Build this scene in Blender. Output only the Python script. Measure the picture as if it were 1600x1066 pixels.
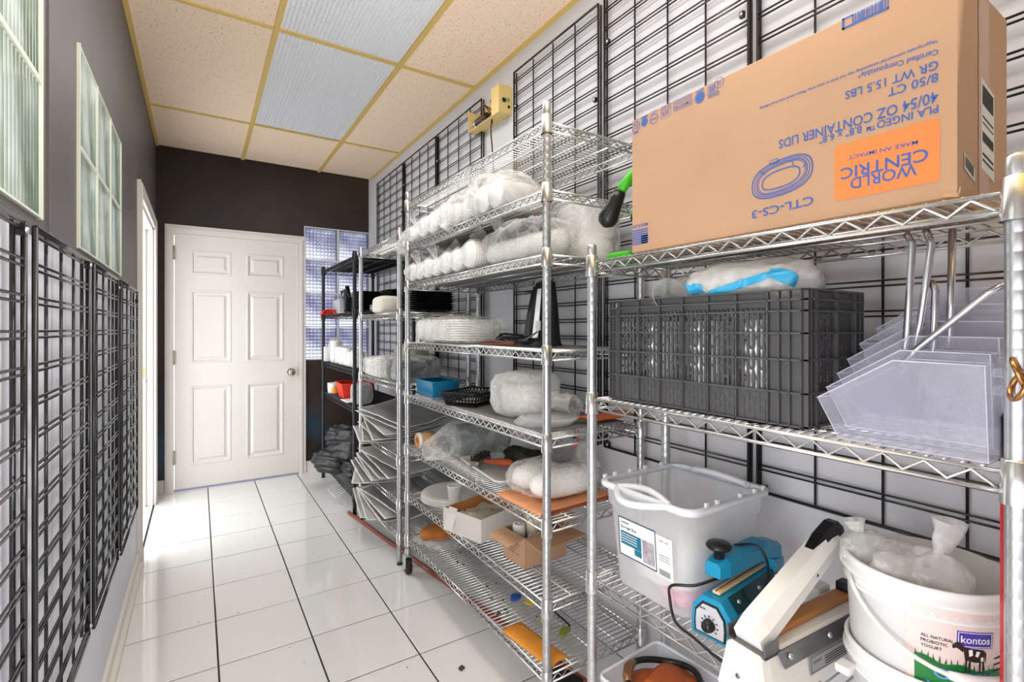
import bpy, bmesh, math, random
from math import sin, cos, pi, radians as R, sqrt, atan2
from mathutils import Vector as V, Matrix, noise, Euler
for o in list(bpy.data.objects): bpy.data.objects.remove(o)
S = bpy.context.scene
COL = S.collection
random.seed(7)

# ------------------------------------------------------------- camera, sky, sun, lamps, exposure
cam = bpy.data.objects.new('camera', bpy.data.cameras.new('camera')); COL.objects.link(cam)
cam.data.lens = 36 * 770 / 1600; cam.data.sensor_width = 36; cam.data.shift_y = -18 / 1600
cam.data.clip_start = .02
cam.location = (0, 0, 1.27); cam.rotation_euler = (pi / 2, 0, -atan2(490, 770)); S.camera = cam
W = bpy.data.worlds.new('sky'); S.world = W; W.use_nodes = True
_n = W.node_tree.nodes; _bg = _n['Background']; _bg.inputs[0].default_value = (.96, .98, 1, 1); _bg.inputs[1].default_value = 4.0
def lamp(name, kind, energy, loc, rot, color=(1, 1, 1), **k):
    d = bpy.data.lights.new(name, kind); d.energy = energy; d.color = color
    for a, b in k.items(): setattr(d, a, b)
    o = bpy.data.objects.new(name, d); COL.objects.link(o); o.location = loc; o.rotation_euler = rot; return o
# daylight slanting in through the open doorway in the left wall
lamp('doorway_daylight', 'AREA', 8, (-1.55, 3.42, 2.75), V((.80, .30, -.60)).to_track_quat('-Z', 'Y').to_euler(), (1, .97, .93), shape='DISK', size=.7)
# the fluorescent fixtures of the ceiling; then three added, unseen fill lamps
for _y, _e in ((3.2, 5), (1.93, 10.5), (.74, 10)):
    lamp('fixture_light', 'AREA', _e, (.61, _y, 2.675), (0, 0, 0), (1, .98, .96), shape='RECTANGLE', size=.56, size_y=1.0)
lamp('added_ceiling_fill', 'SPOT', 112, (.15, -.25, 1.35), V((.05, .42, .9)).to_track_quat('-Z', 'Y').to_euler(), (1, .96, .93), spot_size=R(105), spot_blend=.6, shadow_soft_size=.15)  # added fill lamp, unseen, aimed up to brighten the ceiling
lamp('added_left_fill', 'AREA', 56, (.95, -.35, 1.30), V((-.97, -.13, .20)).to_track_quat('-Z', 'Y').to_euler(), (1, .98, .97), shape='DISK', size=1.1)  # unseen fill added to lift the left wall and its bounce
lamp('added_low_fill', 'AREA', 10, (-.16, .42, .72), V((.80, .62, -.20)).to_track_quat('-Z', 'Y').to_euler(), (1, .99, .98), shape='RECTANGLE', size=.5, size_y=.9)  # added lamp out of view, brightens the lower near rack from the left
# daylight falling on the glass blocks from outside
lamp('window_daylight', 'AREA', 48, (-1.25, 1.15, 1.95), V((1, -.12, -.22)).to_track_quat('-Z', 'Y').to_euler(), (.97, .99, 1), shape='RECTANGLE', size=2.2, size_y=1.1)
S.view_settings.view_transform = 'Standard'; S.view_settings.look = 'None'; S.view_settings.gamma = 1
S.view_settings.use_curve_mapping = False; S.view_settings.exposure = 0.16

# ------------------------------------------------------------- materials
def lin(c):
    return tuple(((x / 255) / 12.92 if x <= 10 else (((x / 255) + .055) / 1.055) ** 2.4) for x in c)
MATS = {}
def mat(name, rgb, rough=.5, metal=0, var=0, vscale=20, bump=0, bscale=60, alpha=1, trans=0, coat=0, spec=.5, emit=0, sss=0, stretch=None, rgb2=None, ior=1.45):
    """procedural material: noise-varied colour, optional noise relief"""
    if name in MATS: return MATS[name]
    m = bpy.data.materials.new(name); m.use_nodes = True
    nt = m.node_tree; b = nt.nodes['Principled BSDF']; L = nt.links
    c = lin(rgb) + (1,)
    b.inputs['Base Color'].default_value = c; b.inputs['Roughness'].default_value = rough
    b.inputs['Metallic'].default_value = metal; b.inputs['Alpha'].default_value = alpha
    b.inputs['Transmission Weight'].default_value = trans; b.inputs['Coat Weight'].default_value = coat
    b.inputs['Specular IOR Level'].default_value = spec; b.inputs['IOR'].default_value = ior
    b.inputs['Subsurface Weight'].default_value = sss
    if emit: b.inputs['Emission Color'].default_value = c; b.inputs['Emission Strength'].default_value = emit
    tc = nt.nodes.new('ShaderNodeTexCoord'); mp = nt.nodes.new('ShaderNodeMapping')
    L.new(tc.outputs['Object'], mp.inputs[0])
    if stretch: mp.inputs['Scale'].default_value = stretch
    if var or rgb2:
        n = nt.nodes.new('ShaderNodeTexNoise'); n.inputs['Scale'].default_value = vscale; n.inputs['Detail'].default_value = 4
        r = nt.nodes.new('ShaderNodeValToRGB'); L.new(mp.outputs[0], n.inputs[0]); L.new(n.outputs[0], r.inputs[0])
        r.color_ramp.elements[0].position = .3; r.color_ramp.elements[1].position = .7
        if rgb2: c2 = lin(rgb2); a = c
        else: c2 = tuple(min(1, x * (1 + var)) for x in c[:3]); a = tuple(x * (1 - var) for x in c[:3]) + (1,)
        r.color_ramp.elements[0].color = a; r.color_ramp.elements[1].color = c2 + (1,)
        L.new(r.outputs[0], b.inputs['Base Color'])
    if bump:
        n = nt.nodes.new('ShaderNodeTexNoise'); n.inputs['Scale'].default_value = bscale; n.inputs['Detail'].default_value = 5
        k = nt.nodes.new('ShaderNodeBump'); k.inputs['Strength'].default_value = bump; k.inputs['Distance'].default_value = .004
        L.new(mp.outputs[0], n.inputs[0]); L.new(n.outputs[0], k.inputs['Height']); L.new(k.outputs[0], b.inputs['Normal'])
    MATS[name] = m; return m

CHROME = mat('chrome wire', (205, 205, 203), .22, .85, var=.08, vscale=30)
STEEL = mat('zinc post', (196, 198, 200), .32, .9, var=.12, vscale=18)
BLKMET = mat('black painted wire', (30, 30, 32), .22, .2, spec=.8)
BLKRACK = mat('black epoxy wire', (50, 50, 52), .35, .5)
WHITEP = mat('white paint', (216, 212, 206), .38, var=.02, vscale=3)
WALLW = mat('pale grey wall paint', (208, 208, 212), .6, var=.03, vscale=4)
WALLL = mat('lavender grey wall paint', (212, 213, 222), .6, var=.03, vscale=4)
WALLD = mat('dark grey wall paint', (92, 88, 88), .5, var=.06, vscale=3)
WALLB = mat('black brown wall paint', (28, 23, 20), .5, rgb2=(56, 43, 30), vscale=1.6)
TILE = mat('white glazed tile', (222, 222, 220), .07, var=.015, vscale=2, coat=.3)
GROUT = mat('dark grout', (46, 45, 44), .8)
CREAM = mat('cream ceiling tee', (214, 184, 106), .45)
BLACKP = mat('black plastic', (22, 22, 23), .35)
WHITEPL = mat('white plastic', (232, 232, 230), .32)
CARD = mat('brown cardboard', (186, 149, 117), .75, var=.04, vscale=6)
CARDIN = mat('brown cardboard inside', (190, 132, 78), .8, var=.06, vscale=9)
BLUEINK = mat('blue print', (60, 98, 172), .7)
ORANGEINK = mat('orange print', (232, 132, 70), .7, var=.03, vscale=20)

# ------------------------------------------------------------- mesh builder
class MB:
    def __init__(s): s.v = []; s.f = []; s.sm = []; s.mi = []; s.cm = 0
    def add(s, vs, fs, smooth=False):
        n = len(s.v); s.v += [tuple(p) for p in vs]
        s.f += [[i + n for i in f] for f in fs]; s.sm += [smooth] * len(fs); s.mi += [s.cm] * len(fs); return s
    def box(s, c, d, rot=None, taper=None):
        x, y, z = d[0] / 2, d[1] / 2, d[2] / 2; tx, ty = taper or (1, 1)
        P = [V((-x * tx, -y * ty, -z)), V((x * tx, -y * ty, -z)), V((x * tx, y * ty, -z)), V((-x * tx, y * ty, -z)), V((-x, -y, z)), V((x, -y, z)), V((x, y, z)), V((-x, y, z))]
        if rot: e = Euler(rot).to_matrix(); P = [e @ p for p in P]
        c = V(c); return s.add([p + c for p in P], [(0, 3, 2, 1), (4, 5, 6, 7), (0, 1, 5, 4), (1, 2, 6, 5), (2, 3, 7, 6), (3, 0, 4, 7)])
    def bb(s, a, b): return s.box([(a[i] + b[i]) / 2 for i in range(3)], [abs(b[i] - a[i]) for i in range(3)])
    def rbox(s, c, d, r, rot=None, n=3):
        """box with rounded vertical edges and bevelled top/bottom"""
        x, y, z = d[0] / 2, d[1] / 2, d[2] / 2; rings = []
        def loop(i, zz):
            o = []
            for (cx, cy, a0) in ((x - r, y - r, 0), (-x + r, y - r, 90), (-x + r, -y + r, 180), (x - r, -y + r, 270)):
                for k in range(n + 1):
                    a = R(a0 + 90 * k / n); o.append(V((cx + (r - i) * cos(a), cy + (r - i) * sin(a), zz)))
            return o
        b = min(r * .5, z * .4)
        rings = [loop(b, -z), loop(0, -z + b), loop(0, z - b), loop(b, z)]
        return s.loft(rings, True, True, rot, c, True)
    def loft(s, rings, cap0=False, cap1=False, rot=None, c=(0, 0, 0), smooth=True, closed=True):
        n = len(rings[0]); e = Euler(rot).to_matrix() if rot else None; c = V(c); vs = []
        for r in rings:
            for p in r: vs.append((e @ V(p) if e else V(p)) + c)
        fs = []
        for i in range(len(rings) - 1):
            for j in range(n if closed else n - 1):
                k = (j + 1) % n; fs.append((i * n + j, i * n + k, (i + 1) * n + k, (i + 1) * n + j))
        s.add(vs, fs, smooth); b = len(s.v) - len(vs)
        for cap, i in ((cap0, 0), (cap1, len(rings) - 1)):
            if cap:
                f = [b + i * n + j for j in range(n)]; s.f.append(f[::-1] if i == 0 else f); s.sm.append(False); s.mi.append(s.cm)
        return s
    def tube(s, path, r, n=6, caps=True, closed=False):
        P = [V(p) for p in path]; m = len(P); rings = []; prev = None
        for i in range(m):
            if closed: t = P[(i + 1) % m] - P[i - 1]
            else: t = P[min(i + 1, m - 1)] - P[max(i - 1, 0)]
            t.normalize()
            if prev is None:
                a = V((0, 0, 1)) if abs(t.z) < .9 else V((1, 0, 0)); u = t.cross(a).normalized()
            else: u = (prev - t * prev.dot(t)).normalized()
            prev = u; w = t.cross(u); rr = r[i] if isinstance(r, (list, tuple)) else r
            rings.append([P[i] + (u * cos(2 * pi * k / n) + w * sin(2 * pi * k / n)) * rr for k in range(n)])
        if closed: rings.append(rings[0])
        return s.loft(rings, caps and not closed, caps and not closed)
    def rod(s, a, b, r, n=6): return s.tube([a, b], r, n)
    def lathe(s, prof, n=24, c=(0, 0, 0), rot=None, caps=(False, False), smooth=True):
        rings = [[V((r * cos(2 * pi * k / n), r * sin(2 * pi * k / n), z)) for k in range(n)] for r, z in prof]
        return s.loft(rings, caps[0], caps[1], rot, c, smooth)
    def prism(s, poly, a, b, axis='x', smooth=False):
        """extrude 2-d polygon between a and b along axis"""
        def P(q, t): return {'x': (t, q[0], q[1]), 'y': (q[0], t, q[1]), 'z': (q[0], q[1], t)}[axis]
        n = len(poly); vs = [P(q, a) for q in poly] + [P(q, b) for q in poly]
        fs = [tuple(range(n))[::-1], tuple(range(n, 2 * n))] + [(i, (i + 1) % n, n + (i + 1) % n, n + i) for i in range(n)]
        return s.add(vs, fs, smooth)
    def grid(s, fn, nu, nv, smooth=True, wrapu=False):
        vs = [fn(i / nu, j / nv) for i in range(nu + 1) for j in range(nv + 1)]
        fs = [(i * (nv + 1) + j, (i + 1) * (nv + 1) + j, (i + 1) * (nv + 1) + j + 1, i * (nv + 1) + j + 1) for i in range(nu) for j in range(nv)]
        return s.add(vs, fs, smooth)
    def mesh(s, name, mats):
        me = bpy.data.meshes.new(name); me.from_pydata(s.v, [], s.f)
        for m in (mats if isinstance(mats, (list, tuple)) else [mats]): me.materials.append(m)
        me.polygons.foreach_set('use_smooth', s.sm); me.polygons.foreach_set('material_index', s.mi)
        bm = bmesh.new(); bm.from_mesh(me); bmesh.ops.recalc_face_normals(bm, faces=bm.faces); bm.to_mesh(me); bm.free()
        me.update(); return me
    def build(s, name, mats, parent=None, loc=None, rotz=0, solid=0):
        o = bpy.data.objects.new(name, s.mesh(name, mats)); COL.objects.link(o)
        if parent: o.parent = parent
        if loc: o.location = loc
        if rotz: o.rotation_euler = (0, 0, rotz)
        if solid: md = o.modifiers.new('t', 'SOLIDIFY'); md.thickness = solid; md.offset = 0
        return o
def inst(o, loc=None, rot=None, parent=None, scale=None):
    c = o.copy(); COL.objects.link(c)
    if parent is not None: c.parent = parent
    if loc is not None: c.location = loc
    if rot is not None: c.rotation_euler = rot
    if scale is not None: c.scale = scale
    return c
def tag(o, label, cat, group=None, kind=None):
    if label: o['label'] = label
    if cat: o['category'] = cat
    if group: o['group'] = group
    if kind: o['kind'] = kind
    return o
def thing(name, label, cat, loc=(0, 0, 0), rotz=0, group=None):
    o = bpy.data.objects.new(name, None); COL.objects.link(o); o.location = loc; o.rotation_euler = (0, 0, rotz); o.empty_display_size = .05
    return tag(o, label, cat, group)
def copy_tree(o, loc=None, rotz=None, label=None, parent=None, scale=None):
    c = o.copy(); COL.objects.link(c)
    if parent is not None: c.parent = parent
    if loc is not None: c.location = loc
    if rotz is not None: c.rotation_euler = (0, 0, rotz)
    if label: c['label'] = label
    if scale is not None: c.scale = scale
    for ch in list(o.children): copy_tree(ch, parent=c)
    return c
def struct(o): o['kind'] = 'structure'; return o
def sroot(name, loc=(0, 0, 0)):
    o = bpy.data.objects.new(name, None); COL.objects.link(o); o.location = loc; o.empty_display_size = .05; return struct(o)

# ============================================================= ROOM
XL, XR, YB, ZC = -.277, 1.385, 4.68, 2.69
YF = .55                                                    # the room is modelled from just beside the camera onwards
# floor: slab of grout with single tiles
fl = struct(MB().bb((-.40, -1.5, -.05), (1.42, 4.75, -.003)).build('floor', GROUT))
tm = None
g = .0062
for i in range(-1, 5):
    for j in range(-1, 19):
        x0 = .064 + .3335 * i; y1 = 4.895 - .3415 * j; x1 = x0 + .3335; y0 = y1 - .3415
        if j == -1: continue
        x0c, x1c = max(x0, XL), min(x1, XR); y1c = min(y1, YB); gy = .0042
        if x1c - x0c < .03 or y1c - y0 < .03: continue
        w, d = x1c - x0c - g, y1c - y0 - 2 * gy + .0026
        b = .0012
        r0 = [V((-w / 2, -d / 2, -.006)), V((w / 2, -d / 2, -.006)), V((w / 2, d / 2, -.006)), V((-w / 2, d / 2, -.006))]
        r1 = [p + V((0, 0, .005)) for p in r0]; r2 = [V((p.x * (1 - b / w * 2), p.y * (1 - b / d * 2), 0)) for p in r0]
        o = MB().loft([r0, r1, r2], False, True, smooth=False).build('floor_tile', TILE, fl, ((x0c + x1c) / 2, (y0 + y1c) / 2, random.uniform(-.0004, 0)))
        o.rotation_euler = (random.uniform(-.0006, .0006), random.uniform(-.0006, .0006), 0)

# ceiling: tees, mineral fibre tiles, prismatic light panels
m = mat('fissured mineral tile', (231, 208, 180), .85, var=.03, vscale=3)
nt = m.node_tree; b = nt.nodes['Principled BSDF']
tc = nt.nodes.new('ShaderNodeTexCoord'); mp = nt.nodes.new('ShaderNodeMapping'); mp.inputs['Scale'].default_value = (135, 60, 135); mp.inputs['Rotation'].default_value = (0, 0, .5)
n = nt.nodes.new('ShaderNodeTexNoise'); n.inputs['Scale'].default_value = 1; n.inputs['Detail'].default_value = 3; n.inputs['Distortion'].default_value = .6
r = nt.nodes.new('ShaderNodeValToRGB'); r.color_ramp.elements[0].position = .33; r.color_ramp.elements[1].position = .40
r.color_ramp.elements[0].color = lin((206, 180, 152)) + (1,); r.color_ramp.elements[1].color = lin((246, 222, 196)) + (1,)
bp = nt.nodes.new('ShaderNodeBump'); bp.inputs['Distance'].default_value = .003; bp.inputs['Strength'].default_value = .8
L = nt.links; L.new(tc.outputs['Object'], mp.inputs[0]); L.new(mp.outputs[0], n.inputs[0]); L.new(n.outputs[0], r.inputs[0]); L.new(r.outputs[0], b.inputs['Base Color'])
L.new(r.outputs[0], bp.inputs['Height']); L.new(bp.outputs[0], b.inputs['Normal'])
CTILE = m
ce = struct(MB().bb((XL - .1, -1.4, ZC + .03), (XR + .1, YB + .1, ZC + .09)).build('ceiling', CREAM))
cx = [XL, .312, .915, XR]; cy = [.011, 1.288, 2.565, 3.842, YB]
for x in (.312, .915): MB().bb((x - .0125, -1.4, ZC - .004), (x + .0125, YB, ZC + .03)).build('ceiling_tee', CREAM, ce)
for y in cy[1:4]:
    for a, b_ in zip(cx[:-1], cx[1:]): MB().bb((a + .0125, y - .011, ZC - .002), (b_ - .0125, y + .011, ZC + .028)).build('ceiling_tee', CREAM, ce)
MB().bb((XL, -1.4, ZC - .003), (XL + .02, YB, ZC + .012)).build('wall_angle', CREAM, ce)
MB().bb((XR - .024, -1.4, ZC - .003), (XR, YB, ZC + .012)).build('wall_angle', CREAM, ce)
DIFF = mat('prismatic diffuser', (206, 208, 212), .3, emit=.06)
for i in range(3):
    for j in range(4):
        x0, x1, y0, y1 = cx[i] + .011, cx[i + 1] - .011, cy[j] + .01, cy[j + 1] - .01
        if i == 1 and j in (0, 1, 2):
            t = thing('ceiling_light', ['grey prismatic ceiling light panel nearest the viewer, cut by the top edge', 'grey prismatic ceiling light panel at the top edge of view, second from the end wall', 'grey prismatic ceiling light panel closest to the dark end wall'][j], 'ceiling light', ((x0 + x1) / 2, (y0 + y1) / 2, ZC + .006), group=None)
            w, d = x1 - x0, y1 - y0; mb = MB(); nx, ny = 30, 62
            def pf(u, v, w=w, d=d):
                return (u * w - w / 2, v * d - d / 2, 0)
            vs = []; fs = []
            for a in range(nx):
                for c in range(ny):
                    xa, xb = -w / 2 + w * a / nx, -w / 2 + w * (a + 1) / nx; ya, yb = -d / 2 + d * c / ny, -d / 2 + d * (c + 1) / ny
                    q = len(vs); vs += [(xa, ya, 0), (xb, ya, 0), (xb, yb, 0), (xa, yb, 0), ((xa + xb) / 2, (ya + yb) / 2, .007)]
                    fs += [(q, q + 4, q + 1), (q + 1, q + 4, q + 2), (q + 2, q + 4, q + 3), (q + 3, q + 4, q)]
            mb.add(vs, fs).build('diffuser', DIFF, t)
            MB().bb((-w / 2, -d / 2, .012), (w / 2, d / 2, .02)).build('housing', WHITEP, t)
        else:
            o = MB().bb((-(x1 - x0) / 2, -(y1 - y0) / 2, 0), ((x1 - x0) / 2, (y1 - y0) / 2, .012)).build('ceiling_tile', CTILE, ce, ((x0 + x1) / 2, (y0 + y1) / 2, ZC + .005))

# walls -------------------------------------------------------
def wall_pieces(mb, rects, mk):
    for q in rects: mb.bb(*mk(q))
    return mb
T = .12
# left wall with holes: window_1, window_2, doorway
xs = lambda q: ((XL - T, q[0], q[2]), (XL, q[1], q[3]))
YW = [(.795 - .29, 1.375, 1.495, 2.06), (1.75, 2.60, 1.49, 2.045)]; DOOR = (3.37, 4.39, 0, 2.0)
wl = struct(MB().build('wall_left', WALLD)) if False else None
mb = MB()
for q in [(-1.4, .505, 1.455, 2.8), (.505, 1.375, 1.455, 1.495), (.505, 1.375, 2.06, 2.8), (1.375, 1.75, 1.455, 2.8), (1.75, 2.6, 1.455, 1.49), (1.75, 2.6, 2.045, 2.8), (2.6, 3.37, 1.455, 2.8), (3.37, 4.39, 2.0, 2.8), (4.39, YB + .1, 0, 2.8)]:
    mb.bb(*xs(q))
wl = struct(mb.build('wall_left', WALLD))
MB().bb((XL - T, -1.4, 0), (XL, 3.37, 1.455)).build('lower_wall', WALLL, wl)
MB().bb((XL - .002, 1.44, 1.46), (XL + .004, 1.468, 2.66)).build('wall_seam', WALLD, wl)
# back wall with a hole for the glass blocks and for the door
mb = MB(); ys = lambda q: ((q[0], YB, q[2]), (q[1], YB + T, q[3]))
for q in [(-.4, -.165, 0, 2.8), (-.165, .748, 2.03, 2.8), (.748, .791, 0, 2.8), (.791, 1.376, 2.19, 2.8), (.791, 1.376, 0, .995), (1.376, 1.5, 0, 2.8)]: mb.bb(*ys(q))
wb = struct(mb.build('wall_back', WALLB))
nt = WALLB.node_tree; bs = nt.nodes['Principled BSDF']
src = bs.inputs['Base Color'].links[0].from_socket
n = nt.nodes.new('ShaderNodeTexNoise'); n.inputs['Scale'].default_value = 2.2; n.inputs['Detail'].default_value = 6; tc = nt.nodes.new('ShaderNodeTexCoord'); nt.links.new(tc.outputs['Object'], n.inputs[0])
sx = nt.nodes.new('ShaderNodeSeparateXYZ'); nt.links.new(tc.outputs['Object'], sx.inputs[0])
mr = nt.nodes.new('ShaderNodeMapRange'); mr.inputs[1].default_value = .95; mr.inputs[2].default_value = .3; nt.links.new(sx.outputs[2], mr.inputs[0])
rp = nt.nodes.new('ShaderNodeValToRGB'); rp.color_ramp.elements[0].position = .48; rp.color_ramp.elements[1].position = .66
nt.links.new(n.outputs[0], rp.inputs[0])
mu = nt.nodes.new('ShaderNodeMath'); mu.operation = 'MULTIPLY'; nt.links.new(rp.outputs[0], mu.inputs[0]); nt.links.new(mr.outputs[0], mu.inputs[1])
mx = nt.nodes.new('ShaderNodeMix'); mx.data_type = 'RGBA'; nt.links.new(mu.outputs[0], mx.inputs[0]); nt.links.new(src, mx.inputs[6]); mx.inputs[7].default_value = lin((20, 62, 84)) + (1,)
nt.links.new(mx.outputs[2], bs.inputs['Base Color'])
wr = struct(MB().bb((XR, -1.4, 0), (XR + .1, YB + .1, 2.8)).build('wall_right', WALLW))
MB().bb((XR - .02, YB - .09, 0), (XR, YB, ZC)).build('corner_strip', WALLW, wr)
struct(MB().bb((XL - T, -1.5, 0), (XR + .1, -1.4, ZC + .03)).build('wall_rear', WALLD))
# baseboards
bl = struct(MB().bb((XL, .3, 0), (XL + .012, 3.29, .075)).build('baseboard_left', WHITEP)); MB().bb((XL + .012, .3, 0), (XL + .028, 3.29, .03)).build('shoe_moulding', WHITEP, bl)
MB().bb((XL, 3.30, 0), (XL + .03, 3.31, .09)).build('end_block', WHITEP, bl)
bb_ = struct(MB().bb((.80, YB - .014, 0), (1.38, YB, .1)).build('baseboard_back', WHITEP)); MB().bb((XL, YB - .014, 0), (-.222, YB, .1)).build('board_stub', WHITEP, bb_)

# glass block windows ----------------------------------------
def glass_mat(name, tint, dark, scale, rib, thr):
    """glass block: mostly see-through, uneven outdoor light tinted in as pale and dark streaks"""
    m = bpy.data.materials.new(name); m.use_nodes = True; nt = m.node_tree; L = nt.links; N = nt.nodes; b = N['Principled BSDF']
    tc = N.new('ShaderNodeTexCoord'); n = N.new('ShaderNodeTexNoise'); mp = N.new('ShaderNodeMapping'); mp.inputs['Scale'].default_value = scale
    L.new(tc.outputs['Object'], mp.inputs[0]); L.new(mp.outputs[0], n.inputs[0]); n.inputs['Scale'].default_value = 1; n.inputs['Detail'].default_value = 5
    r = N.new('ShaderNodeValToRGB'); r.color_ramp.elements[0].position = thr[0]; r.color_ramp.elements[1].position = thr[1]
    r.color_ramp.elements[0].color = lin(dark) + (1,); r.color_ramp.elements[1].color = lin(tint) + (1,); L.new(n.outputs[0], r.inputs[0])
    t = N.new('ShaderNodeBsdfTransparent'); L.new(r.outputs[0], t.inputs[0]); g = N.new('ShaderNodeBsdfGlossy'); g.inputs[1].default_value = .08; g.inputs[0].default_value = (.9, .95, .9, 1)
    tl = N.new('ShaderNodeBsdfTranslucent'); L.new(r.outputs[0], tl.inputs[0])
    lw = N.new('ShaderNodeLayerWeight'); lw.inputs[0].default_value = rib; m1 = N.new('ShaderNodeMixShader'); L.new(lw.outputs['Facing'], m1.inputs[0]); L.new(t.outputs[0], m1.inputs[1]); L.new(tl.outputs[0], m1.inputs[2])
    m2 = N.new('ShaderNodeMixShader'); L.new(lw.outputs['Fresnel'], m2.inputs[0]); L.new(m1.outputs[0], m2.inputs[1]); L.new(g.outputs[0], m2.inputs[2]); L.new(m2.outputs[0], N['Material Output'].inputs[0])
    return m
def cast_pattern(m, dirs, n, dark):
    """shading of the cast ribs or waffle put into the colour, darker in the grooves"""
    nt = m.node_tree; L = nt.links; N = nt.nodes; t = [x for x in N if x.type == 'BSDF_TRANSPARENT'][0]; src = t.inputs[0].links[0].from_socket; tc = [x for x in N if x.type == 'TEX_COORD'][0]; prev = None
    for d in dirs:
        w = N.new('ShaderNodeTexWave'); w.bands_direction = d; w.inputs['Scale'].default_value = n; w.inputs['Distortion'].default_value = .5; w.inputs['Detail'].default_value = 1; L.new(tc.outputs['Object'], w.inputs[0])
        if prev is None: prev = w.outputs['Fac']
        else: q = N.new('ShaderNodeMath'); q.operation = 'MULTIPLY'; L.new(prev, q.inputs[0]); L.new(w.outputs['Fac'], q.inputs[1]); prev = q.outputs[0]
    r = N.new('ShaderNodeMapRange'); r.inputs[3].default_value = dark; r.inputs[4].default_value = 1; L.new(prev, r.inputs[0])
    mx = N.new('ShaderNodeMix'); mx.data_type = 'RGBA'; mx.blend_type = 'MULTIPLY'; mx.inputs[0].default_value = 1; L.new(src, mx.inputs[6]); L.new(r.outputs[0], mx.inputs[7])
    for x in N:
        if x.type in ('BSDF_TRANSPARENT', 'BSDF_TRANSLUCENT'): L.new(mx.outputs[2], x.inputs[0])
    return m
GL_L = cast_pattern(glass_mat('ribbed glass block', (254, 255, 254), (184, 190, 180), (3, 9, 3), .4, (.38, .60)), 'Y', 15, .34)
GL_B = cast_pattern(glass_mat('waffle glass block', (238, 240, 246), (168, 168, 190), (3, 3, 3), .4, (.38, .62)), 'XZ', 10, .42)
MORTAR = mat('pale green mortar', (206, 212, 196), .5); MORTARB = mat('white mortar', (206, 208, 218), .5)
def block_window(name, x, y0, z0, nc, nr, w, h):
    """vertically ribbed glass blocks set in a wall of constant x"""
    t = sroot(name, (x, y0, z0)); W_, H_ = nc * w, nr * h
    mb = MB()
    for i in range(nc + 1): mb.bb((-.07, max(0, i * w - .006), 0), (.008, min(W_, i * w + .006), H_))
    for j in range(nr + 1): mb.bb((-.069, .001, max(.001, j * h - .006)), (.0065, W_ - .001, min(H_ - .001, j * h + .006)))
    mb.build('mortar', MORTAR, t); first = None
    for i in range(nc):
        for j in range(nr):
            if first is None:
                n = 13; prof = []
                for k in range(n * 6 + 1):
                    u = k / (n * 6); prof.append((u * (w - .014) - (w - .014) / 2, .004 * (.5 - .5 * cos(2 * pi * n * u))))
                b = MB(); hh = h / 2 - .007
                for sgn, off in ((1, 0), (-1, -.065)):
                    vs = [(off + sgn * p[1], p[0], zz) for p in prof for zz in (-hh, hh)]
                    b.add(vs, [(2 * k, 2 * k + 2, 2 * k + 3, 2 * k + 1) for k in range(len(prof) - 1)], True)
                first = b.build('glass_block', GL_L, t)
                first.location = (0, (i + .5) * w, (j + .5) * h)
            else: inst(first, (0, (i + .5) * w, (j + .5) * h))
    return t
w1 = block_window('window_1', XL, .505, 1.495, 3, 2, .29, .2825)
w2 = block_window('window_2', XL, 1.75, 1.49, 3, 2, .2833, .2775)
t = sroot('window_3', (.791, YB, .997)); w, h = .2925, .298; mb = MB()
for i in range(3): mb.bb((max(0, i * w - .008), -.006, 0), (min(.585, i * w + .008), .07, 4 * h))
for j in range(5): mb.bb((.001, -.005, max(.001, j * h - .008)), (.584, .069, min(4 * h - .001, j * h + .008)))
mb.build('mortar', MORTARB, t); first = None
for i in range(2):
    for j in range(4):
        loc = ((i + .5) * w, .012, (j + .5) * h)
        if first is None:
            N = 11; b = MB(); ww, hh = w - .018, h - .018
            def wf(u, v, s=1): return (u * ww - ww / 2, .05 * (s < 0) - s * (.0045 * sin(pi * N * u) ** 2 * sin(pi * N * v) ** 2 + .002), v * hh - hh / 2)
            b.grid(lambda u, v: wf(u, v, 1), N * 5, N * 5); b.grid(lambda u, v: wf(u, v, -1), 4, 4)
            first = b.build('glass_block', GL_B, t); first.location = loc
        else: inst(first, loc)

# six panel door in the end wall -----------------------------
d1 = sroot('door_1', (-.165, YB, 0))
X0, X1, ZT = .006, .907, 2.022
mb = MB(); yf = -.012
cols = [(.112, .394), (.503, .787)]; rows = [(.19, .82), (1.0, 1.585), (1.71, 1.90)]
xe = [X0] + [v for c in cols for v in c] + [X1]; ze = [.012] + [v for r_ in rows for v in r_] + [ZT]
for i in range(5):
    for j in range(7):
        a, b_, c, d = xe[i], xe[i + 1], ze[j], ze[j + 1]
        if i % 2 and j % 2:
            def ring(e, y): return [(a + e, y, c + e), (b_ - e, y, c + e), (b_ - e, y, d - e), (a + e, y, d - e)]
            mb.loft([ring(0, yf), ring(.004, yf - .005), ring(.014, yf - .004), ring(.022, yf + .009), ring(.034, yf + .009), ring(.052, yf - .001)], False, True, smooth=False)
        else: mb.add([(a, yf, c), (b_, yf, c), (b_, yf, d), (a, yf, d)], [(0, 1, 2, 3)])
mb.bb((X0, yf + .012, .012), (X1, yf + .04, ZT)); leaf = mb.build('door_leaf', WHITEP, d1)
mb = MB()
for (a, b_) in (((-.055, -.026, 0), (.004, .002, 2.0255)), ((.909, -.026, 0), (.966, .002, 2.0255))):
    mb.bb(a, b_); mb.bb((a[0] + .012, -.034, .001), (a[0] + .03, -.0265, 2.0495))
mb.bb((-.055, -.026, 2.026), (.966, .002, 2.09)); mb.bb((-.043, -.034, 2.05), (.954, -.0265, 2.066)); mb.build('door_frame', WHITEP, d1)
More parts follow.
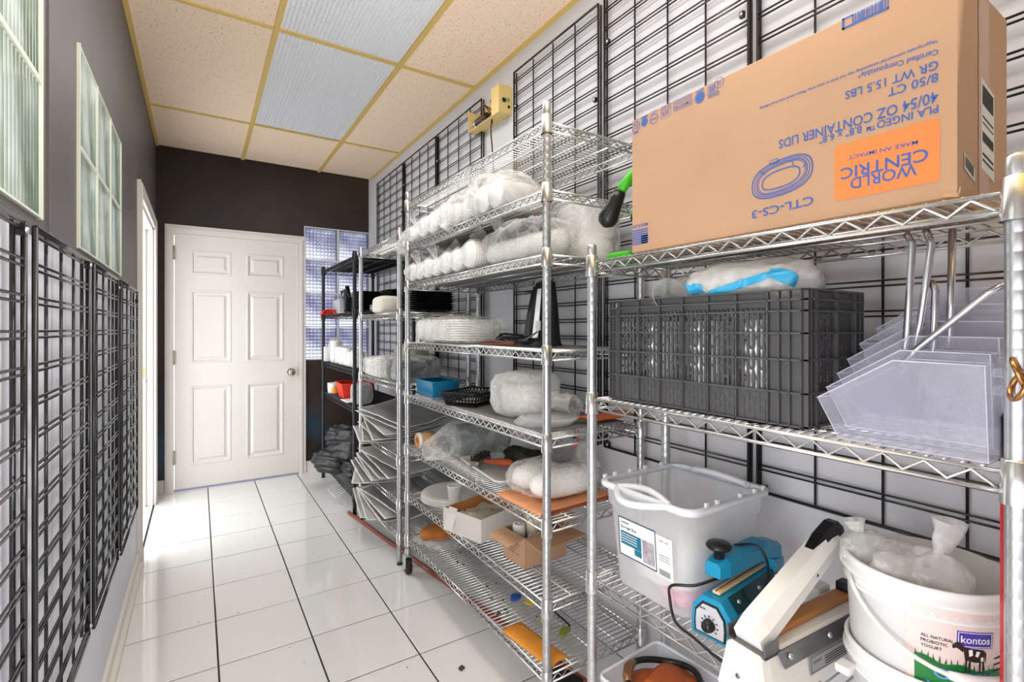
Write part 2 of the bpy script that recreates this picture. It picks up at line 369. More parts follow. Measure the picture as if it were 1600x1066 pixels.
for z in (.27, 1.05, 1.87):
    hb = MB().bb((-.004, -.03, z - .05), (.014, -.012, z + .05)); hb.rod((.004, -.033, z - .055), (.004, -.033, z + .055), .006); hb.build('hinge', mat('hinge steel', (170, 166, 158), .4, .7), d1)
kn = MB(); kn.lathe([(.032, 0), (.032, .006), (.014, .008), (.012, .03), (.024, .038), (.03, .052), (.026, .066), (.012, .07), (.001, .071)], 20, (.846, -.012, .9), (pi / 2, 0, 0)); kn.build('door_knob', mat('satin nickel', (176, 168, 158), .25, .9), d1)
MB().bb((.9, -.014, .87), (.909, -.01, .93)).build('latch_plate', STEEL, d1)
MB().bb((0, -.02, 0), (.915, -.004, .011)).build('threshold', mat('bluish threshold', (150, 152, 186), .3, .3), d1)

# doorway in the left wall -----------------------------------
d2 = sroot('door_2', (XL, 3.37, 0))
mb = MB()
for a, b_ in (((.0005, -.075, 0), (.018, 0, 1.9995)), ((.0005, 1.02, 0), (.018, 1.09, 1.9995)), ((.0005, -.075, 2.0), (.018, 1.09, 2.075)), ((.0185, -.06, 0.001), (.024, -.045, 2.044)), ((.0185, 1.06, 0.001), (.024, 1.075, 2.044)), ((.0185, -.06, 2.045), (.024, 1.075, 2.06))): mb.bb(a, b_)
mb.build('casing', WHITEP, d2)
mb = MB()
mb.bb((-T, .0005, 0.005), (.0, .014, 1.9995)); mb.bb((-T, 1.005, 0.005), (.0, 1.0195, 1.9995)); mb.bb((-T, .0145, 1.985), (.0, 1.0045, 1.9995)); mb.bb((-.075, .985, 0.005), (-.04, 1.0045, 1.9845)); mb.build('jamb', WHITEP, d2)
MB().bb((-T, 0, -.01), (0, 1.02, .004)).build('sill', WHITEP, d2)
MB().bb((-.07, .982, .93), (-.045, .99, 1.0)).build('strike_plate', mat('brass', (188, 160, 100), .3, .8), d2)
MB().rod((-.04, 1.0, .9), (-.03, 1.0, .9), .004).build('screw', STEEL, d2)

# ============================================================= GRID PANELS
CLIP = mat('clip screw zinc', (205, 205, 205), .3, .8)
def grid_panel(label, x, y0, y1, z0, z1, ztop_pair, pitch, gap, npair, side, grp, clips=()):
    t = thing('wire_grid_panel', label, 'grid panel', (x, (y0 + y1) / 2, z0), 0, grp); h = z1 - z0; w = y1 - y0; s = side
    mb = MB()
    for y in (-w / 2, w / 2): mb.tube([(0, y, 0), (0, y, h)], .0048, 6); mb.tube([(.014 * s, y + (.018 if y < 0 else -.018) * 0, 0), (.014 * s, y, h)], .0042, 6)
    mb.tube([(0, -w / 2, h), (0, w / 2, h)], .0048, 6); mb.tube([(0, -w / 2, 0), (0, w / 2, 0)], .0048, 6)
    mb.build('frame', BLKMET, t)
    f = None
    for k in range(1, 4):
        y = -w / 2 + w * k / 4
        if f is None: f = MB().rod((.010 * s, 0, 0), (.010 * s, 0, h), .0032, 6).build('vertical_wire', BLKMET, t, (0, y, 0))
        else: inst(f, (0, y, 0))
    f = None
    for k in range(npair):
        z = ztop_pair - pitch * k - z0
        if f is None: f = MB().rod((0, -w / 2, gap / 2), (0, w / 2, gap / 2), .0027, 6).rod((0, -w / 2, -gap / 2), (0, w / 2, -gap / 2), .0027, 6).build('horizontal_wire_pair', BLKMET, t, (0, 0, z))
        else: inst(f, (0, 0, z))
    for (yy, zz) in clips:
        c = MB().box((0, yy, zz), (.012, .013, .018)).build('wall_clip', BLACKP, t)
        MB().lathe([(.0055, 0), (.0045, .003), (.001, .004)], 10, (-.006 * s, yy, zz), (0, -s * pi / 2, 0)).build('clip_screw', CLIP, c)
    return t
nm = ['black wire grid panel on the left wall nearest the viewer', 'second black wire grid panel from the viewer on the left wall', 'third black wire grid panel from the viewer on the left wall', 'narrow looking black wire grid panel on the left wall beside the doorway']
for k, (a, b_, zb) in enumerate([(.56, 1.138, .45), (1.204, 1.715, .455), (1.79, 2.275, .435), (2.36, 2.945, .42)]):
    w = b_ - a; grid_panel(nm[k], XL + .03, a, b_, zb, 1.453, 1.4427, .0605, .0115, 17, -1, 'black grid panels on the left wall', [(w / 2 - .015, .03), (w / 2 - .015, .985)])
nr_ = ['black wire grid panel on the right wall beside the dark end wall', 'second black wire grid panel from the end wall on the right wall', 'black wire grid panel on the right wall just left of the yellow wire box', 'black wire grid panel on the right wall just right of the yellow wire box', 'black wire grid panel on the right wall behind the left half of the big carton', 'black wire grid panel on the right wall behind the right half of the big carton']
for k, (a, b_) in enumerate([(3.755, 4.41), (3.112, 3.735), (2.465, 3.092), (1.492, 2.122), (.848, 1.456), (.21, .82)]):
    w = b_ - a; cl = [(w / 2 - .02, .012), (-w / 2 + .02, .012), (w / 2 - .02, 1.6), (-w / 2 + .02, 1.4)]
    grid_panel(nr_[k], XR - .022, a, b_, .805, 2.585, 2.535, .0722, .0125, 24, 1, 'black grid panels on the right wall', cl)

# ============================================================= WIRE RACKS
def post_mesh(h, r=.0135, n=12):
    prof = [(.001, 0), (r, .001)]; z = .04
    while z < h - .03:
        prof += [(r, z - .001), (r * .982, z), (r, z + .001)]; z += .0254
    prof += [(r, h - .006), (r * .75, h), (.001, h)]
    return MB().lathe(prof, n)
def sleeve(mb, x, y, z):
    mb.lathe([(.0185, -.03), (.0168, .024), (.0145, .026)], 12, (x, y, z))
    mb.lathe([(.0185, -.034), (.0185, -.03)], 12, (x, y, z))
def make_shelf(parent, dx, dy, z, metal, zig, cross=.0205, liner=None, name='shelf', linermat=None):
    """frame rails with zig-zag truss, cross wires, ridges"""
    hx, hy = dx / 2, dy / 2; D = .027; mb = MB()
    for zz in (0, -D):
        mb.tube([(-hx, -hy + .014, zz), (-hx, hy - .014, zz)], .0036, 6); mb.tube([(hx, -hy + .014, zz), (hx, hy - .014, zz)], .0036, 6)
        mb.tube([(-hx + .014, -hy, zz), (hx - .014, -hy, zz)], .0036, 6); mb.tube([(-hx + .014, hy, zz), (hx - .014, hy, zz)], .0036, 6)
    for sx in (-1, 1):
        for sy in (-1, 1): sleeve(mb, sx * hx, sy * hy, -.006)
    sh = mb.build(name, metal, parent, (0, 0, z))
    def zz(a, b, n):
        P = []; a, b = V(a), V(b)
        for i in range(2 * n + 1):
            p = a.lerp(b, i / (2 * n)); p.z = -.0035 if i % 2 else -D + .0035; P.append(p)
        return MB().tube(P, .0027, 5)
    ny = max(2, round(dy / zig)); nx = max(2, round(dx / zig))
    zz((-hx, -hy + .02, 0), (-hx, hy - .02, 0), ny).build('zigzag_wire', metal, sh); zz((hx, -hy + .02, 0), (hx, hy - .02, 0), ny).build('zigzag_wire', metal, sh)
    zz((-hx + .02, -hy, 0), (hx - .02, -hy, 0), nx).build('zigzag_wire', metal, sh); zz((-hx + .02, hy, 0), (hx - .02, hy, 0), nx).build('zigzag_wire', metal, sh)
    mb = MB(); n = int((dy - .03) / cross)
    for i in range(n + 1):
        y = -hy + .015 + (dy - .03) * i / n; mb.rod((-hx, y, .0025), (hx, y, .0025), .0021, 5)
    k = 3 if dx > .35 else 2
    for i in range(1, k + 1):
        x = -hx + dx * i / (k + 1); mb.rod((x, -hy, -.003), (x, hy, -.003), .0036, 5)
    wd = mb.build('wire_deck', metal, sh); wd['kind'] = 'stuff'
    if liner:
        lo, hi = liner; MB().bb((-hx + .01, lo, .005), (hx - .01, hi, .0065)).build('shelf_liner', linermat, sh)
    return sh
def rack(label, x0, x1, y0, y1, h, shelves, metal, pmetal, zig, casters=True, liners={}, linermat=None):
    t = thing('wire_shelving_rack', label, 'shelving rack', ((x0 + x1) / 2, (y0 + y1) / 2, 0)); dx, dy = x1 - x0, y1 - y0
    zb = .125 if casters else .012
    pm = post_mesh(h - zb).build('post', pmetal, t, (-dx / 2, -dy / 2, zb)); ps = [pm]
    for (sx, sy) in ((1, -1), (1, 1), (-1, 1)): ps.append(inst(pm, (sx * dx / 2, sy * dy / 2, zb)))
    for k, (sx, sy) in enumerate(((-1, -1), (1, -1), (1, 1), (-1, 1))):
        if casters:
            mb = MB(); mb.lathe([(.001, .02), (.012, .02), (.014, 0), (.017, -.012), (.017, -.03), (.001, -.03)], 12, (0, 0, 0))
            mb.bb((-.018, -.02, -.034), (.018, .02, -.028)); mb.bb((-.019, -.018, -.095), (-.016, .012, -.03)); mb.bb((.016, -.018, -.095), (.019, .012, -.03))
            c = mb.build('caster', STEEL, t, (sx * dx / 2, sy * dy / 2, zb))
            wh = MB(); wh.lathe([(.008, -.0135), (.028, -.0135), (.0385, -.010), (.0405, 0), (.0385, .010), (.028, .0135), (.008, .0135)], 24, (0, -.004, -.0845), (0, pi / 2, 0), (True, True)); wh.build('wheel', mat('black rubber', (24, 24, 24), .6), c)
        else:
            mb = MB(); mb.lathe([(.016, 0), (.016, .006), (.008, .012)], 12, (0, 0, 0), None, (True, True)); mb.build('levelling_foot', BLACKP, t, (sx * dx / 2, sy * dy / 2, 0))
    for i, z in enumerate(shelves): make_shelf(t, dx, dy, z, metal, zig, liner=liners.get(i), linermat=linermat)
    return t
LINER = mat('grey plastic shelf liner', (150, 150, 142), .5, var=.05, vscale=8)
DLINER = mat('dark shelf liner', (48, 46, 46), .5)
rk_black = rack('black four post wire shelving rack in the far corner by the glass blocks', .905, 1.332, 3.435, 4.44, 1.81, [1.775, 1.39, .985, .727, .13], BLKRACK, BLKRACK, .05, False, {0: (-.49, .49)}, DLINER)
rk_mid = rack('short chrome wire rack standing between the black rack and the tall rack on casters', .918, 1.335, 2.575, 3.325, 1.82, [1.785, 1.362, .968, .577, .335, .15], CHROME, STEEL, .045, False)
rk_tall = rack('tall chrome eight shelf wire rack on black casters in the middle of the row', .92, 1.338, 1.243, 2.458, 1.985, [1.922, 1.709, 1.505, 1.2, .925, .66, .41, .185], CHROME, STEEL, .046, True, {1: (-.27, .59), 2: (-.59, .59)}, LINER)
rk_near = rack('chrome wire rack nearest the viewer carrying the big carton', .92, 1.222, .192, 1.033, 1.505, [1.455, 1.077, .585, .2], CHROME, STEEL, .056, False)

# ============================================================= SHARED HELPERS FOR THE THINGS ON THE SHELVES
def film(name, rgb, base, edge, crease, rough=.18, scale=26):
    """thin clear plastic: see-through face on, whiter at grazing angles and along creases"""
    m = bpy.data.materials.new(name); m.use_nodes = True; nt = m.node_tree; L = nt.links; N = nt.nodes
    b = N['Principled BSDF']; b.inputs['Base Color'].default_value = lin(rgb) + (1,); b.inputs['Roughness'].default_value = rough
    tr = N.new('ShaderNodeBsdfTransparent'); mx = N.new('ShaderNodeMixShader'); lw = N.new('ShaderNodeLayerWeight'); lw.inputs[0].default_value = .5
    tc = N.new('ShaderNodeTexCoord'); n = N.new('ShaderNodeTexNoise'); n.inputs['Scale'].default_value = scale; n.inputs['Detail'].default_value = 5; n.inputs['Distortion'].default_value = 1.2
    L.new(tc.outputs['Object'], n.inputs[0])
    r = N.new('ShaderNodeMapRange'); r.inputs[1].default_value = .45; r.inputs[2].default_value = .7; r.inputs[3].default_value = 0; r.inputs[4].default_value = crease; L.new(n.outputs[0], r.inputs[0])
    a = N.new('ShaderNodeMath'); a.operation = 'MULTIPLY_ADD'; L.new(lw.outputs['Facing'], a.inputs[0]); a.inputs[1].default_value = edge; a.inputs[2].default_value = base
    s = N.new('ShaderNodeMath'); s.operation = 'ADD'; s.use_clamp = True; L.new(a.outputs[0], s.inputs[0]); L.new(r.outputs[0], s.inputs[1])
    k = N.new('ShaderNodeBump'); k.inputs['Strength'].default_value = .35; k.inputs['Distance'].default_value = .006; L.new(n.outputs[0], k.inputs['Height']); L.new(k.outputs[0], b.inputs['Normal'])
    L.new(s.outputs[0], mx.inputs[0]); tl = N.new('ShaderNodeBsdfTranslucent'); tl.inputs[0].default_value = lin(rgb) + (1,); md = N.new('ShaderNodeMixShader'); md.inputs[0].default_value = .42; L.new(b.outputs[0], md.inputs[1]); L.new(tl.outputs[0], md.inputs[2]); L.new(tr.outputs[0], mx.inputs[1]); L.new(md.outputs[0], mx.inputs[2]); L.new(mx.outputs[0], N['Material Output'].inputs[0])
    return m
FILM = film('clear crinkled film', (255, 255, 253), .08, .30, .36, .14, 16)
FILMW = film('cloudy white film', (250, 250, 247), .45, .35, .35)
FILMG = film('grey green clear film', (150, 160, 156), .45, .35, .25)
CLEARP = film('clear rigid plastic', (240, 242, 244), .16, .6, .10, .08, 9)
ACRYL = film('clear acrylic sheet', (226, 228, 246), .16, .25, .05, .06, 7)
ACRE = mat('bright acrylic edge', (222, 224, 240), .15, alpha=.8)
TOTE = film('frosted tote plastic', (240, 242, 245), .42, .28, .06, .35, 5)
FOAM = mat('white foam', (240, 239, 234), .6)
SILVER = mat('silver bubble mailer', (206, 205, 201), .36, .35, var=.08, vscale=9, bump=.5, bscale=60)
KRAFT = mat('kraft paper', (212, 160, 108), .8, var=.06, vscale=10)
WOOD = mat('orange brown wood', (196, 116, 56), .45, var=.18, vscale=12, stretch=(1, 8, 8))
RUST = mat('burnt orange', (188, 92, 40), .45, var=.15, vscale=14)
PAPER = mat('white paper', (240, 240, 236), .7)
INK = mat('black ink', (30, 30, 32), .7)
STICKER = mat('pale sticker', (214, 212, 206), .5)
TEAL = mat('teal print', (24, 112, 140), .6)
def sp(c, e): return math.copysign(abs(c) ** e, c)
def blob(mb, c, d, p=.75, amp=.08, freq=9, seed=0, nu=30, nv=20, flat=.85, rot=0, tail=None):
    """crumpled closed bag: superellipsoid with ridged noise, flattened underneath"""
    c = V(c); o = V((seed * 7.3, seed * 3.1, seed * 1.7)); ca, sa = cos(rot), sin(rot)
    def fn(u, v):
        a = 2 * pi * u; b = pi * (v - .5) * .998
        q = V((sp(cos(b), p) * sp(cos(a), p) * d[0] / 2, sp(cos(b), p) * sp(sin(a), p) * d[1] / 2, sp(sin(b), p) * d[2] / 2))
        n1 = noise.noise(q * freq + o); n2 = 1 - 2 * abs(noise.noise(q * freq * 2.3 + o * 2))
        n3 = 1 - 2 * abs(noise.noise(q * freq * 4.7 + o * 3)); q = q * (1 + amp * (n1 * .9 + n2 * .45 + (n3 ** 3) * .28)); q.z = max(q.z, -d[2] / 2 * flat)
        return V((q.x * ca - q.y * sa, q.x * sa + q.y * ca, q.z)) + c
    return mb.grid(fn, nu, nv)
def tail(mb, a, b, r0, r1, seed=0, n=14):
    """gathered, twisted neck of a plastic bag flaring towards its end"""
    a, b = V(a), V(b); t = (b - a).normalized(); u = t.cross(V((.3, .2, 1))).normalized(); w = t.cross(u); rings = []
    for i in range(8):
        f = i / 7; rr = r0 + (r1 - r0) * f ** 1.5
        rings.append([a.lerp(b, f) + (u * cos(2 * pi * k / n + f) + w * sin(2 * pi * k / n + f) * .55) * rr * (1 + .45 * noise.noise(V((k * .9, i * .35, seed)))) for k in range(n)])
    return mb.loft(rings)
def spl(P, m=6):
    P = [V(p) for p in P]; Q = [P[0]] + P + [P[-1]]; o = []
    for i in range(1, len(Q) - 2):
        a, b, c, d = Q[i - 1], Q[i], Q[i + 1], Q[i + 2]
        for k in range(m):
            t = k / m; o.append(.5 * ((2 * b) + (c - a) * t + (2 * a - 5 * b + 4 * c - d) * t * t + (3 * b - a - 3 * c + d) * t ** 3))
    return o + [P[-1]]
_dg = None; _tc = {}
def text_verts(s):
    if s in _tc: return _tc[s]
    cu = bpy.data.curves.new('t', 'FONT'); cu.body = s; cu.size = 1; cu.resolution_u = 3; cu.offset = .012
    o = bpy.data.objects.new('t', cu); COL.objects.link(o); bpy.context.view_layer.update()
    dg = bpy.context.evaluated_depsgraph_get(); me = bpy.data.meshes.new_from_object(o.evaluated_get(dg))
    vs = [(v.co.x, v.co.y) for v in me.vertices]; fs = [tuple(p.vertices) for p in me.polygons]
    bpy.data.objects.remove(o); bpy.data.curves.remove(cu); bpy.data.meshes.remove(me)
    x0 = min(v[0] for v in vs); x1 = max(v[0] for v in vs)
    _tc[s] = ([((x - x0) / (x1 - x0), y / .70) for x, y in vs], fs); return _tc[s]
def text(mb, s, fn):
    vs, fs = text_verts(s); return mb.add([fn(a, b) for a, b in vs], fs)
def flat(o, ex, ey):
    """map text/print units to a plane: origin, full-width vector, cap-height vector"""
    o, ex, ey = V(o), V(ex), V(ey); return lambda a, b: o + ex * a + ey * b
def quad(mb, o, ex, ey):
    o, ex, ey = V(o), V(ex), V(ey); return mb.add([o, o + ex, o + ex + ey, o + ey], [(0, 1, 2, 3)])
def open_box(mb, w, d, h, t=.003, taper=1.0):
    """open topped box, base at z=0, tapering towards the base"""
    b = taper
    def ring(x, y, z): return [(-x, -y, z), (x, -y, z), (x, y, z), (-x, y, z)]
    return mb.loft([ring(w / 2 * b - t, d / 2 * b - t, t), ring(w / 2 * b, d / 2 * b, 0), ring(w / 2, d / 2, h), ring(w / 2 - t, d / 2 - t, h), ring(w / 2 * b - t, d / 2 * b - t, t)][1:], True, False, smooth=False).loft([ring(w / 2 - t, d / 2 - t, h), ring(w / 2 * b - t, d / 2 * b - t, t)], False, True, smooth=False)

# ============================================================= NEAR RACK
# --- big carton, standing upside down
BX, BY0, BY1, BZ0, BZ1, BD = .931, .257, .893, 1.462, 1.802, .236
ct = thing('cardboard_carton', 'big brown cardboard carton with upside-down blue print and an orange panel on the near rack', 'box', (BX + BD / 2, (BY0 + BY1) / 2, BZ0))
ox, oy, oz = BX + BD / 2, (BY0 + BY1) / 2, BZ0
w, d, h = BD, BY1 - BY0, BZ1 - BZ0
mb = MB(); r0 = [(-w / 2, -d / 2), (w / 2, -d / 2), (w / 2, d / 2), (-w / 2, d / 2)]
NB = 10
def side(k, s, z, bulge):
    a, b_ = r0[k], r0[(k + 1) % 4]; p = V((a[0] + (b_[0] - a[0]) * s, a[1] + (b_[1] - a[1]) * s, z)); n = V((b_[1] - a[1], -(b_[0] - a[0]), 0)).normalized()
    return p
e = .003
rings = []
for z, i in ((0, e), (e, 0), (h - e, 0), (h, e)):
    rings.append([V((-w / 2 + i, -d / 2 + i, z)), V((w / 2 - i, -d / 2 + i, z)), V((w / 2 - i, d / 2 - i, z)), V((-w / 2 + i, d / 2 - i, z))])
mb.loft(rings, True, True, smooth=False).build('carton_body', CARD, ct)
MB().bb((-w / 2 + .02, -.0012, -.0012), (w / 2 - .02, .0012, .0006)).build('bottom_seam', CARDIN, ct)
mb = MB(); quad(mb, (-w / 2 + .09, -d / 2 - .0008, 0), (.05, 0, 0), (0, 0, h)); mb.build('packing_tape', mat('brown tape', (176, 132, 92), .25), ct)
mb = MB(); mb.box((-w / 2 - .001, -d / 2 + .006, .004), (.004, .018, .007), (.2, .4, .2)); mb.box((-w / 2 + .003, -d / 2 - .001, .008), (.010, .002, .010), (.2, .3, .4)); mb.build('torn_corner', CARD, ct)
fx = -w / 2 - .0007
def F(y, z): return (fx, y - oy, z - oz)
def ln(s, y0, zb0, y1, zb1, cap, nm='blue_lettering'):
    mb = MB(); text(mb, s, flat(F(y0, zb0), V(F(y1, zb1)) - V(F(y0, zb0)), (0, 0, -cap))); o = mb.build(nm, BLUEINK, ct)
    if nm == 'small_lettering': o['kind'] = 'stuff'
ln('GR WT 15.5 LBS', .2785, 1.672, .404, 1.6755, .0135); ln('8/50 CT', .2785, 1.6535, .342, 1.6555, .0135)
ln('40/54 OZ CONTAINER LIDS', .2785, 1.626, .518, 1.6295, .0165); ln('PLA INGEO™ 8.8" x 6.8"', .2785, 1.6055, .445, 1.6115, .0120)
ln('CENTRIC', .2905, 1.5445, .411, 1.5455, .0190); ln('WORLD', .3045, 1.526, .396, 1.525, .0185); ln('CTL-CS-3', .4555, 1.510, .572, 1.5055, .0155)
ln('Certified Compostable*', .2785, 1.6885, .385, 1.698, .0085)
ln('*Appropriate commercial composting may not exist in your area. Please check with local officials.', .279, 1.7035, .557, 1.7068, .0052, 'small_lettering'); ln('MAKE AN IMPACT', .303, 1.5605, .399, 1.5645, .0065, 'small_lettering')
mb = MB(); fx0 = fx; pts = []
for (cy_, cz_, a0) in ((.2837, 1.5835, 180), (.2837, 1.4985, 270), (.4137, 1.4985, 0), (.4137, 1.5835, 90)):
    pass
yy0, yy1, zz0, zz1, rr = .2767, .4209, 1.4915, 1.5865, .006; pts = []
for (cy_, cz_, a0) in ((yy1 - rr, zz1 - rr, 0), (yy0 + rr, zz1 - rr, 90), (yy0 + rr, zz0 + rr, 180), (yy1 - rr, zz0 + rr, 270)):
    for k in range(5): a = R(a0 + k * 22.5); pts.append((fx + .0003, cy_ + rr * cos(a) - oy, cz_ + rr * sin(a) - oz))
mb.add(pts, [tuple(range(20))]).build('orange_panel', ORANGEINK, ct)
# line drawing of a rectangular tray lid
mb = MB()
def loopline(fn, n, t):
    P = [fn(2 * pi * k / n) for k in range(n)]
    for k in range(n):
        a, b_ = V(P[k]), V(P[(k + 1) % n]); dv = b_ - a; nn = V((0, -dv.z, dv.y)).normalized() * t; mb.add([a - nn, b_ - nn, b_ + nn, a + nn], [(0, 1, 2, 3)])
for (ry, rz, t) in ((.057, .033, .0013), (.052, .0295, .0008), (.0475, .026, .0011), (.044, .0235, .0006)):
    loopline(lambda a, ry=ry, rz=rz: (fx, .514 - oy + ry * sp(cos(a), .75), 1.5585 - oz + rz * sp(sin(a), .8) - .006 * sp(cos(a), .75)), 44, t)
loopline(lambda a: (fx, .515 - oy + .036 * sp(cos(a), .8), 1.5565 - oz + .0165 * sp(sin(a), .8) - .004 * cos(a)), 40, .0012)
loopline(lambda a: (fx, .527 - oy + .009 * cos(a), 1.592 - oz + .004 * sin(a)), 14, .0006)
for (y, z, y2, z2) in ((.49, 1.574, .493, 1.583), (.545, 1.572, .556, 1.580), (.475, 1.566, .468, 1.572)):
    a = V((fx, y - oy, z - oz)); b_ = V((fx, y2 - oy, z2 - oz)); mb.add([a + V((0, .001, 0)), b_ + V((0, .001, 0)), b_ - V((0, .001, 0)), a - V((0, .001, 0))], [(0, 1, 2, 3)])
mb.build('tray_drawing', BLUEINK, ct)
# barcode block at the top edge
mb = MB()
def q2(y0, z0, y1, z1): mb.add([F(y0, z0), F(y1, z0), F(y1, z1), F(y0, z1)], [(0, 1, 2, 3)])
q2(.341, 1.7825, .4088, 1.7862); q2(.405, 1.7825, .4088, 1.8018); q2(.3915, 1.799, .4088, 1.8018); q2(.341, 1.7825, .3425, 1.8018)
random.seed(3); y = .344
while y < .392:
    wv = random.choice((.0008, .0014, .0022)); q2(y, 1.786, y + wv, 1.8018); y += wv + random.choice((.0008, .0016))
# rows of small emblems along the (printed) foot of the carton
def small(s, y0, z, y1, cap): text(mb, s, flat(F(y0, z), V(F(y1, z)) - V(F(y0, z)), (0, 0, -cap)))
def disc(y, z, ra, n=20): mb.add([F(y + ra * cos(2 * pi * k / n), z + ra * sin(2 * pi * k / n)) for k in range(n)], [tuple(range(n))])
def ringp(y, z, ra, rb, n=20, sx=1.0):
    P = [F(y + sx * r_ * cos(2 * pi * k / n), z + r_ * sin(2 * pi * k / n)) for r_ in (ra, rb) for k in range(n)]
    mb.add(P, [(k, (k + 1) % n, n + (k + 1) % n, n + k) for k in range(n)])
def frame(y0, z0, y1, z1, t=.0009): q2(y0, z0, y1, z0 + t); q2(y0, z1 - t, y1, z1); q2(y0, z0, y0 + t, z1); q2(y1 - t, z0, y1, z1)
def lines(y0, y1, z0, n, st, t=.0009):
    for k in range(n): q2(y0, z0 + k * st, y1, z0 + k * st + t)
ringp(.880, 1.781, .0115, .0135); small('G', .873, 1.788, .886, .0115); q2(.872, 1.764, .889, 1.7665); lines(.872, .888, 1.7965, 2, .003)
disc(.852, 1.783, .0105); small('FSC', .842, 1.799, .863, .005); q2(.842, 1.7945, .864, 1.7965)
ringp(.822, 1.780, .010, .0115, sx=1.15); small('100%', .812, 1.783, .831, .005); lines(.811, .832, 1.793, 3, .0032)
frame(.771, 1.7705, .802, 1.7885); small('25%', .776, 1.7855, .798, .0095); small('RECYCLED', .771, 1.795, .802, .0045); small('MATERIAL', .771, 1.8, .802, .0035)
small('COMPOSTABLE', .711, 1.785, .765, .008); q2(.711, 1.7735, .765, 1.7745); lines(.713, .765, 1.7875, 5, .0028, .0008)
disc(.693, 1.781, .0105); ringp(.693, 1.781, .0118, .013); small('BPI', .683, 1.799, .703, .005)
frame(.645, 1.768, .672, 1.776, .0008); small('USDA-BIO', .647, 1.7745, .670, .0045); frame(.648, 1.777, .673, 1.798, .0008); lines(.655, .670, 1.780, 7, .0022, .0011); ringp(.645, 1.793, .010, .0112); lines(.640, .650, 1.789, 4, .0022, .0007)
o = mb.build('printed_emblems', BLUEINK, ct); o['kind'] = 'stuff'
# flag emblem low on the left edge
mb = MB(); lines(.841, .892, 1.4835, 7, .0056, .0032); q2(.841, 1.4835, .863, 1.5045); small('MADE IN USA', .842, 1.5335, .892, .0085); o = mb.build('flag_emblem', BLUEINK, ct)
# stickers on the dark end face
E2 = lambda x, z: (x - ox, -d / 2 - .0009, z - oz)
mb = MB(); mb.add([E2(1.033, 1.523), E2(1.096, 1.510), E2(1.096, 1.652), E2(1.033, 1.665)], [(0, 1, 2, 3)]); sh_ = mb.build('shipping_label', STICKER, ct)
mb = MB()
for (za, zb) in ((1.625, 1.655), (1.567, 1.582), (1.545, 1.549), (1.536, 1.539), (1.604, 1.607), (1.595, 1.597)): mb.add([(1.038 - ox, -d / 2 - .0013, za - oz), (1.09 - ox, -d / 2 - .0013, za - .009 - oz), (1.09 - ox, -d / 2 - .0013, zb - .009 - oz), (1.038 - ox, -d / 2 - .0013, zb - oz)], [(0, 1, 2, 3)])
mb.build('label_print', INK, sh_)
mb = MB(); mb.add([E2(.957, 1.509), E2(1.003, 1.495), E2(1.003, 1.518), E2(.957, 1.533)], [(0, 1, 2, 3)]); s2 = mb.build('barcode_sticker', STICKER, ct); mb = MB()
for k in range(9):
    x = .961 + k * .0042; sl = -.3 * (x - .957); mb.add([(x - ox, -d / 2 - .0013, 1.513 + sl - oz), (x + .0022 - ox, -d / 2 - .0013, 1.513 + sl - oz), (x + .0022 - ox, -d / 2 - .0013, 1.53 + sl - oz), (x - ox, -d / 2 - .0013, 1.53 + sl - oz)], [(0, 1, 2, 3)])
o = mb.build('barcode', INK, s2); o['kind'] = 'stuff'

# --- green hand press behind the carton
GREEN = mat('bright green plastic', (66, 182, 34), .3)
gp = thing('hand_press', 'bright green hand press with a black bulb grip, left of the big carton', 'kitchen tool', (1.05, 1.0, 1.459))
mb = MB(); mb.rbox((0, -.02, .011), (.19, .09, .022), .02); mb.rbox((.03, -.03, .05), (.05, .03, .07), .01); mb.build('base', GREEN, gp)
mb = MB(); mb.tube([(.05, .02, .02), (.05, .025, .10), (.03, .03, .15), (.03, -.005, .17), (.01, -.045, .24), (.0, -.07, .30)], [.012, .012, .013, .012, .012, .014], 10); mb.build('frame', GREEN, gp)
mb = MB(); P0, P1 = V((-.075, -.02, .22)), V((-.13, .018, .03))
mb.tube([(.0, -.07, .30), (-.04, -.068, .26), (-.075, -.052, .215), (-.094, -.034, .176)], [.012, .013, .014, .013], 10); lv = mb.build('lever', GREEN, gp)
mb = MB(); mb.tube([(-.092, -.036, .182), (-.097, -.030, .165), (-.101, -.020, .142), (-.106, -.006, .115), (-.108, .002, .1), (-.109, .006, .092)], [.017, .020, .022, .028, .022, .005], 14); mb.build('grip', BLACKP, lv)
MB().rbox((.0, -.012, .13), (.03, .03, .02), .006).build('hinge_block', BLACKP, gp)
mb = MB(); mb.lathe([(.006, 0), (.009, .006), (.006, .012)], 10, (.02, -.05, -.006)); mb.build('rubber_foot', BLACKP, gp)

# --- black vented crate
CR = mat('dark grey crate plastic', (78, 78, 80), .42, var=.06, vscale=12)
cr = thing('plastic_crate', 'dark grey vented plastic crate with ribbed walls on the middle shelf of the near rack', 'crate', (1.052, .728, 1.083))
cw, cd, ch = .222, .50, .262
def crate_wall(mb, o, ex, n, L, skip_low=True):
    """o: lower start corner, ex: unit vector along the wall, n: outward normal"""
    o, ex, n = V(o), V(ex), V(n); up = V((0, 0, 1))
    def slab(a, b_, z0, z1, t0, t1):
        P = [o + ex * s + up * z + n * t for s, z, t in ((a, z0, t0), (b_, z0, t0), (b_, z1, t0), (a, z1, t0), (a, z0, t1), (b_, z0, t1), (b_, z1, t1), (a, z1, t1))]
        mb.add(P, [(0, 3, 2, 1), (4, 5, 6, 7), (0, 1, 5, 4), (1, 2, 6, 5), (2, 3, 7, 6), (3, 0, 4, 7)])
    return slab
fr = MB(); vt = MB(); rb = MB()
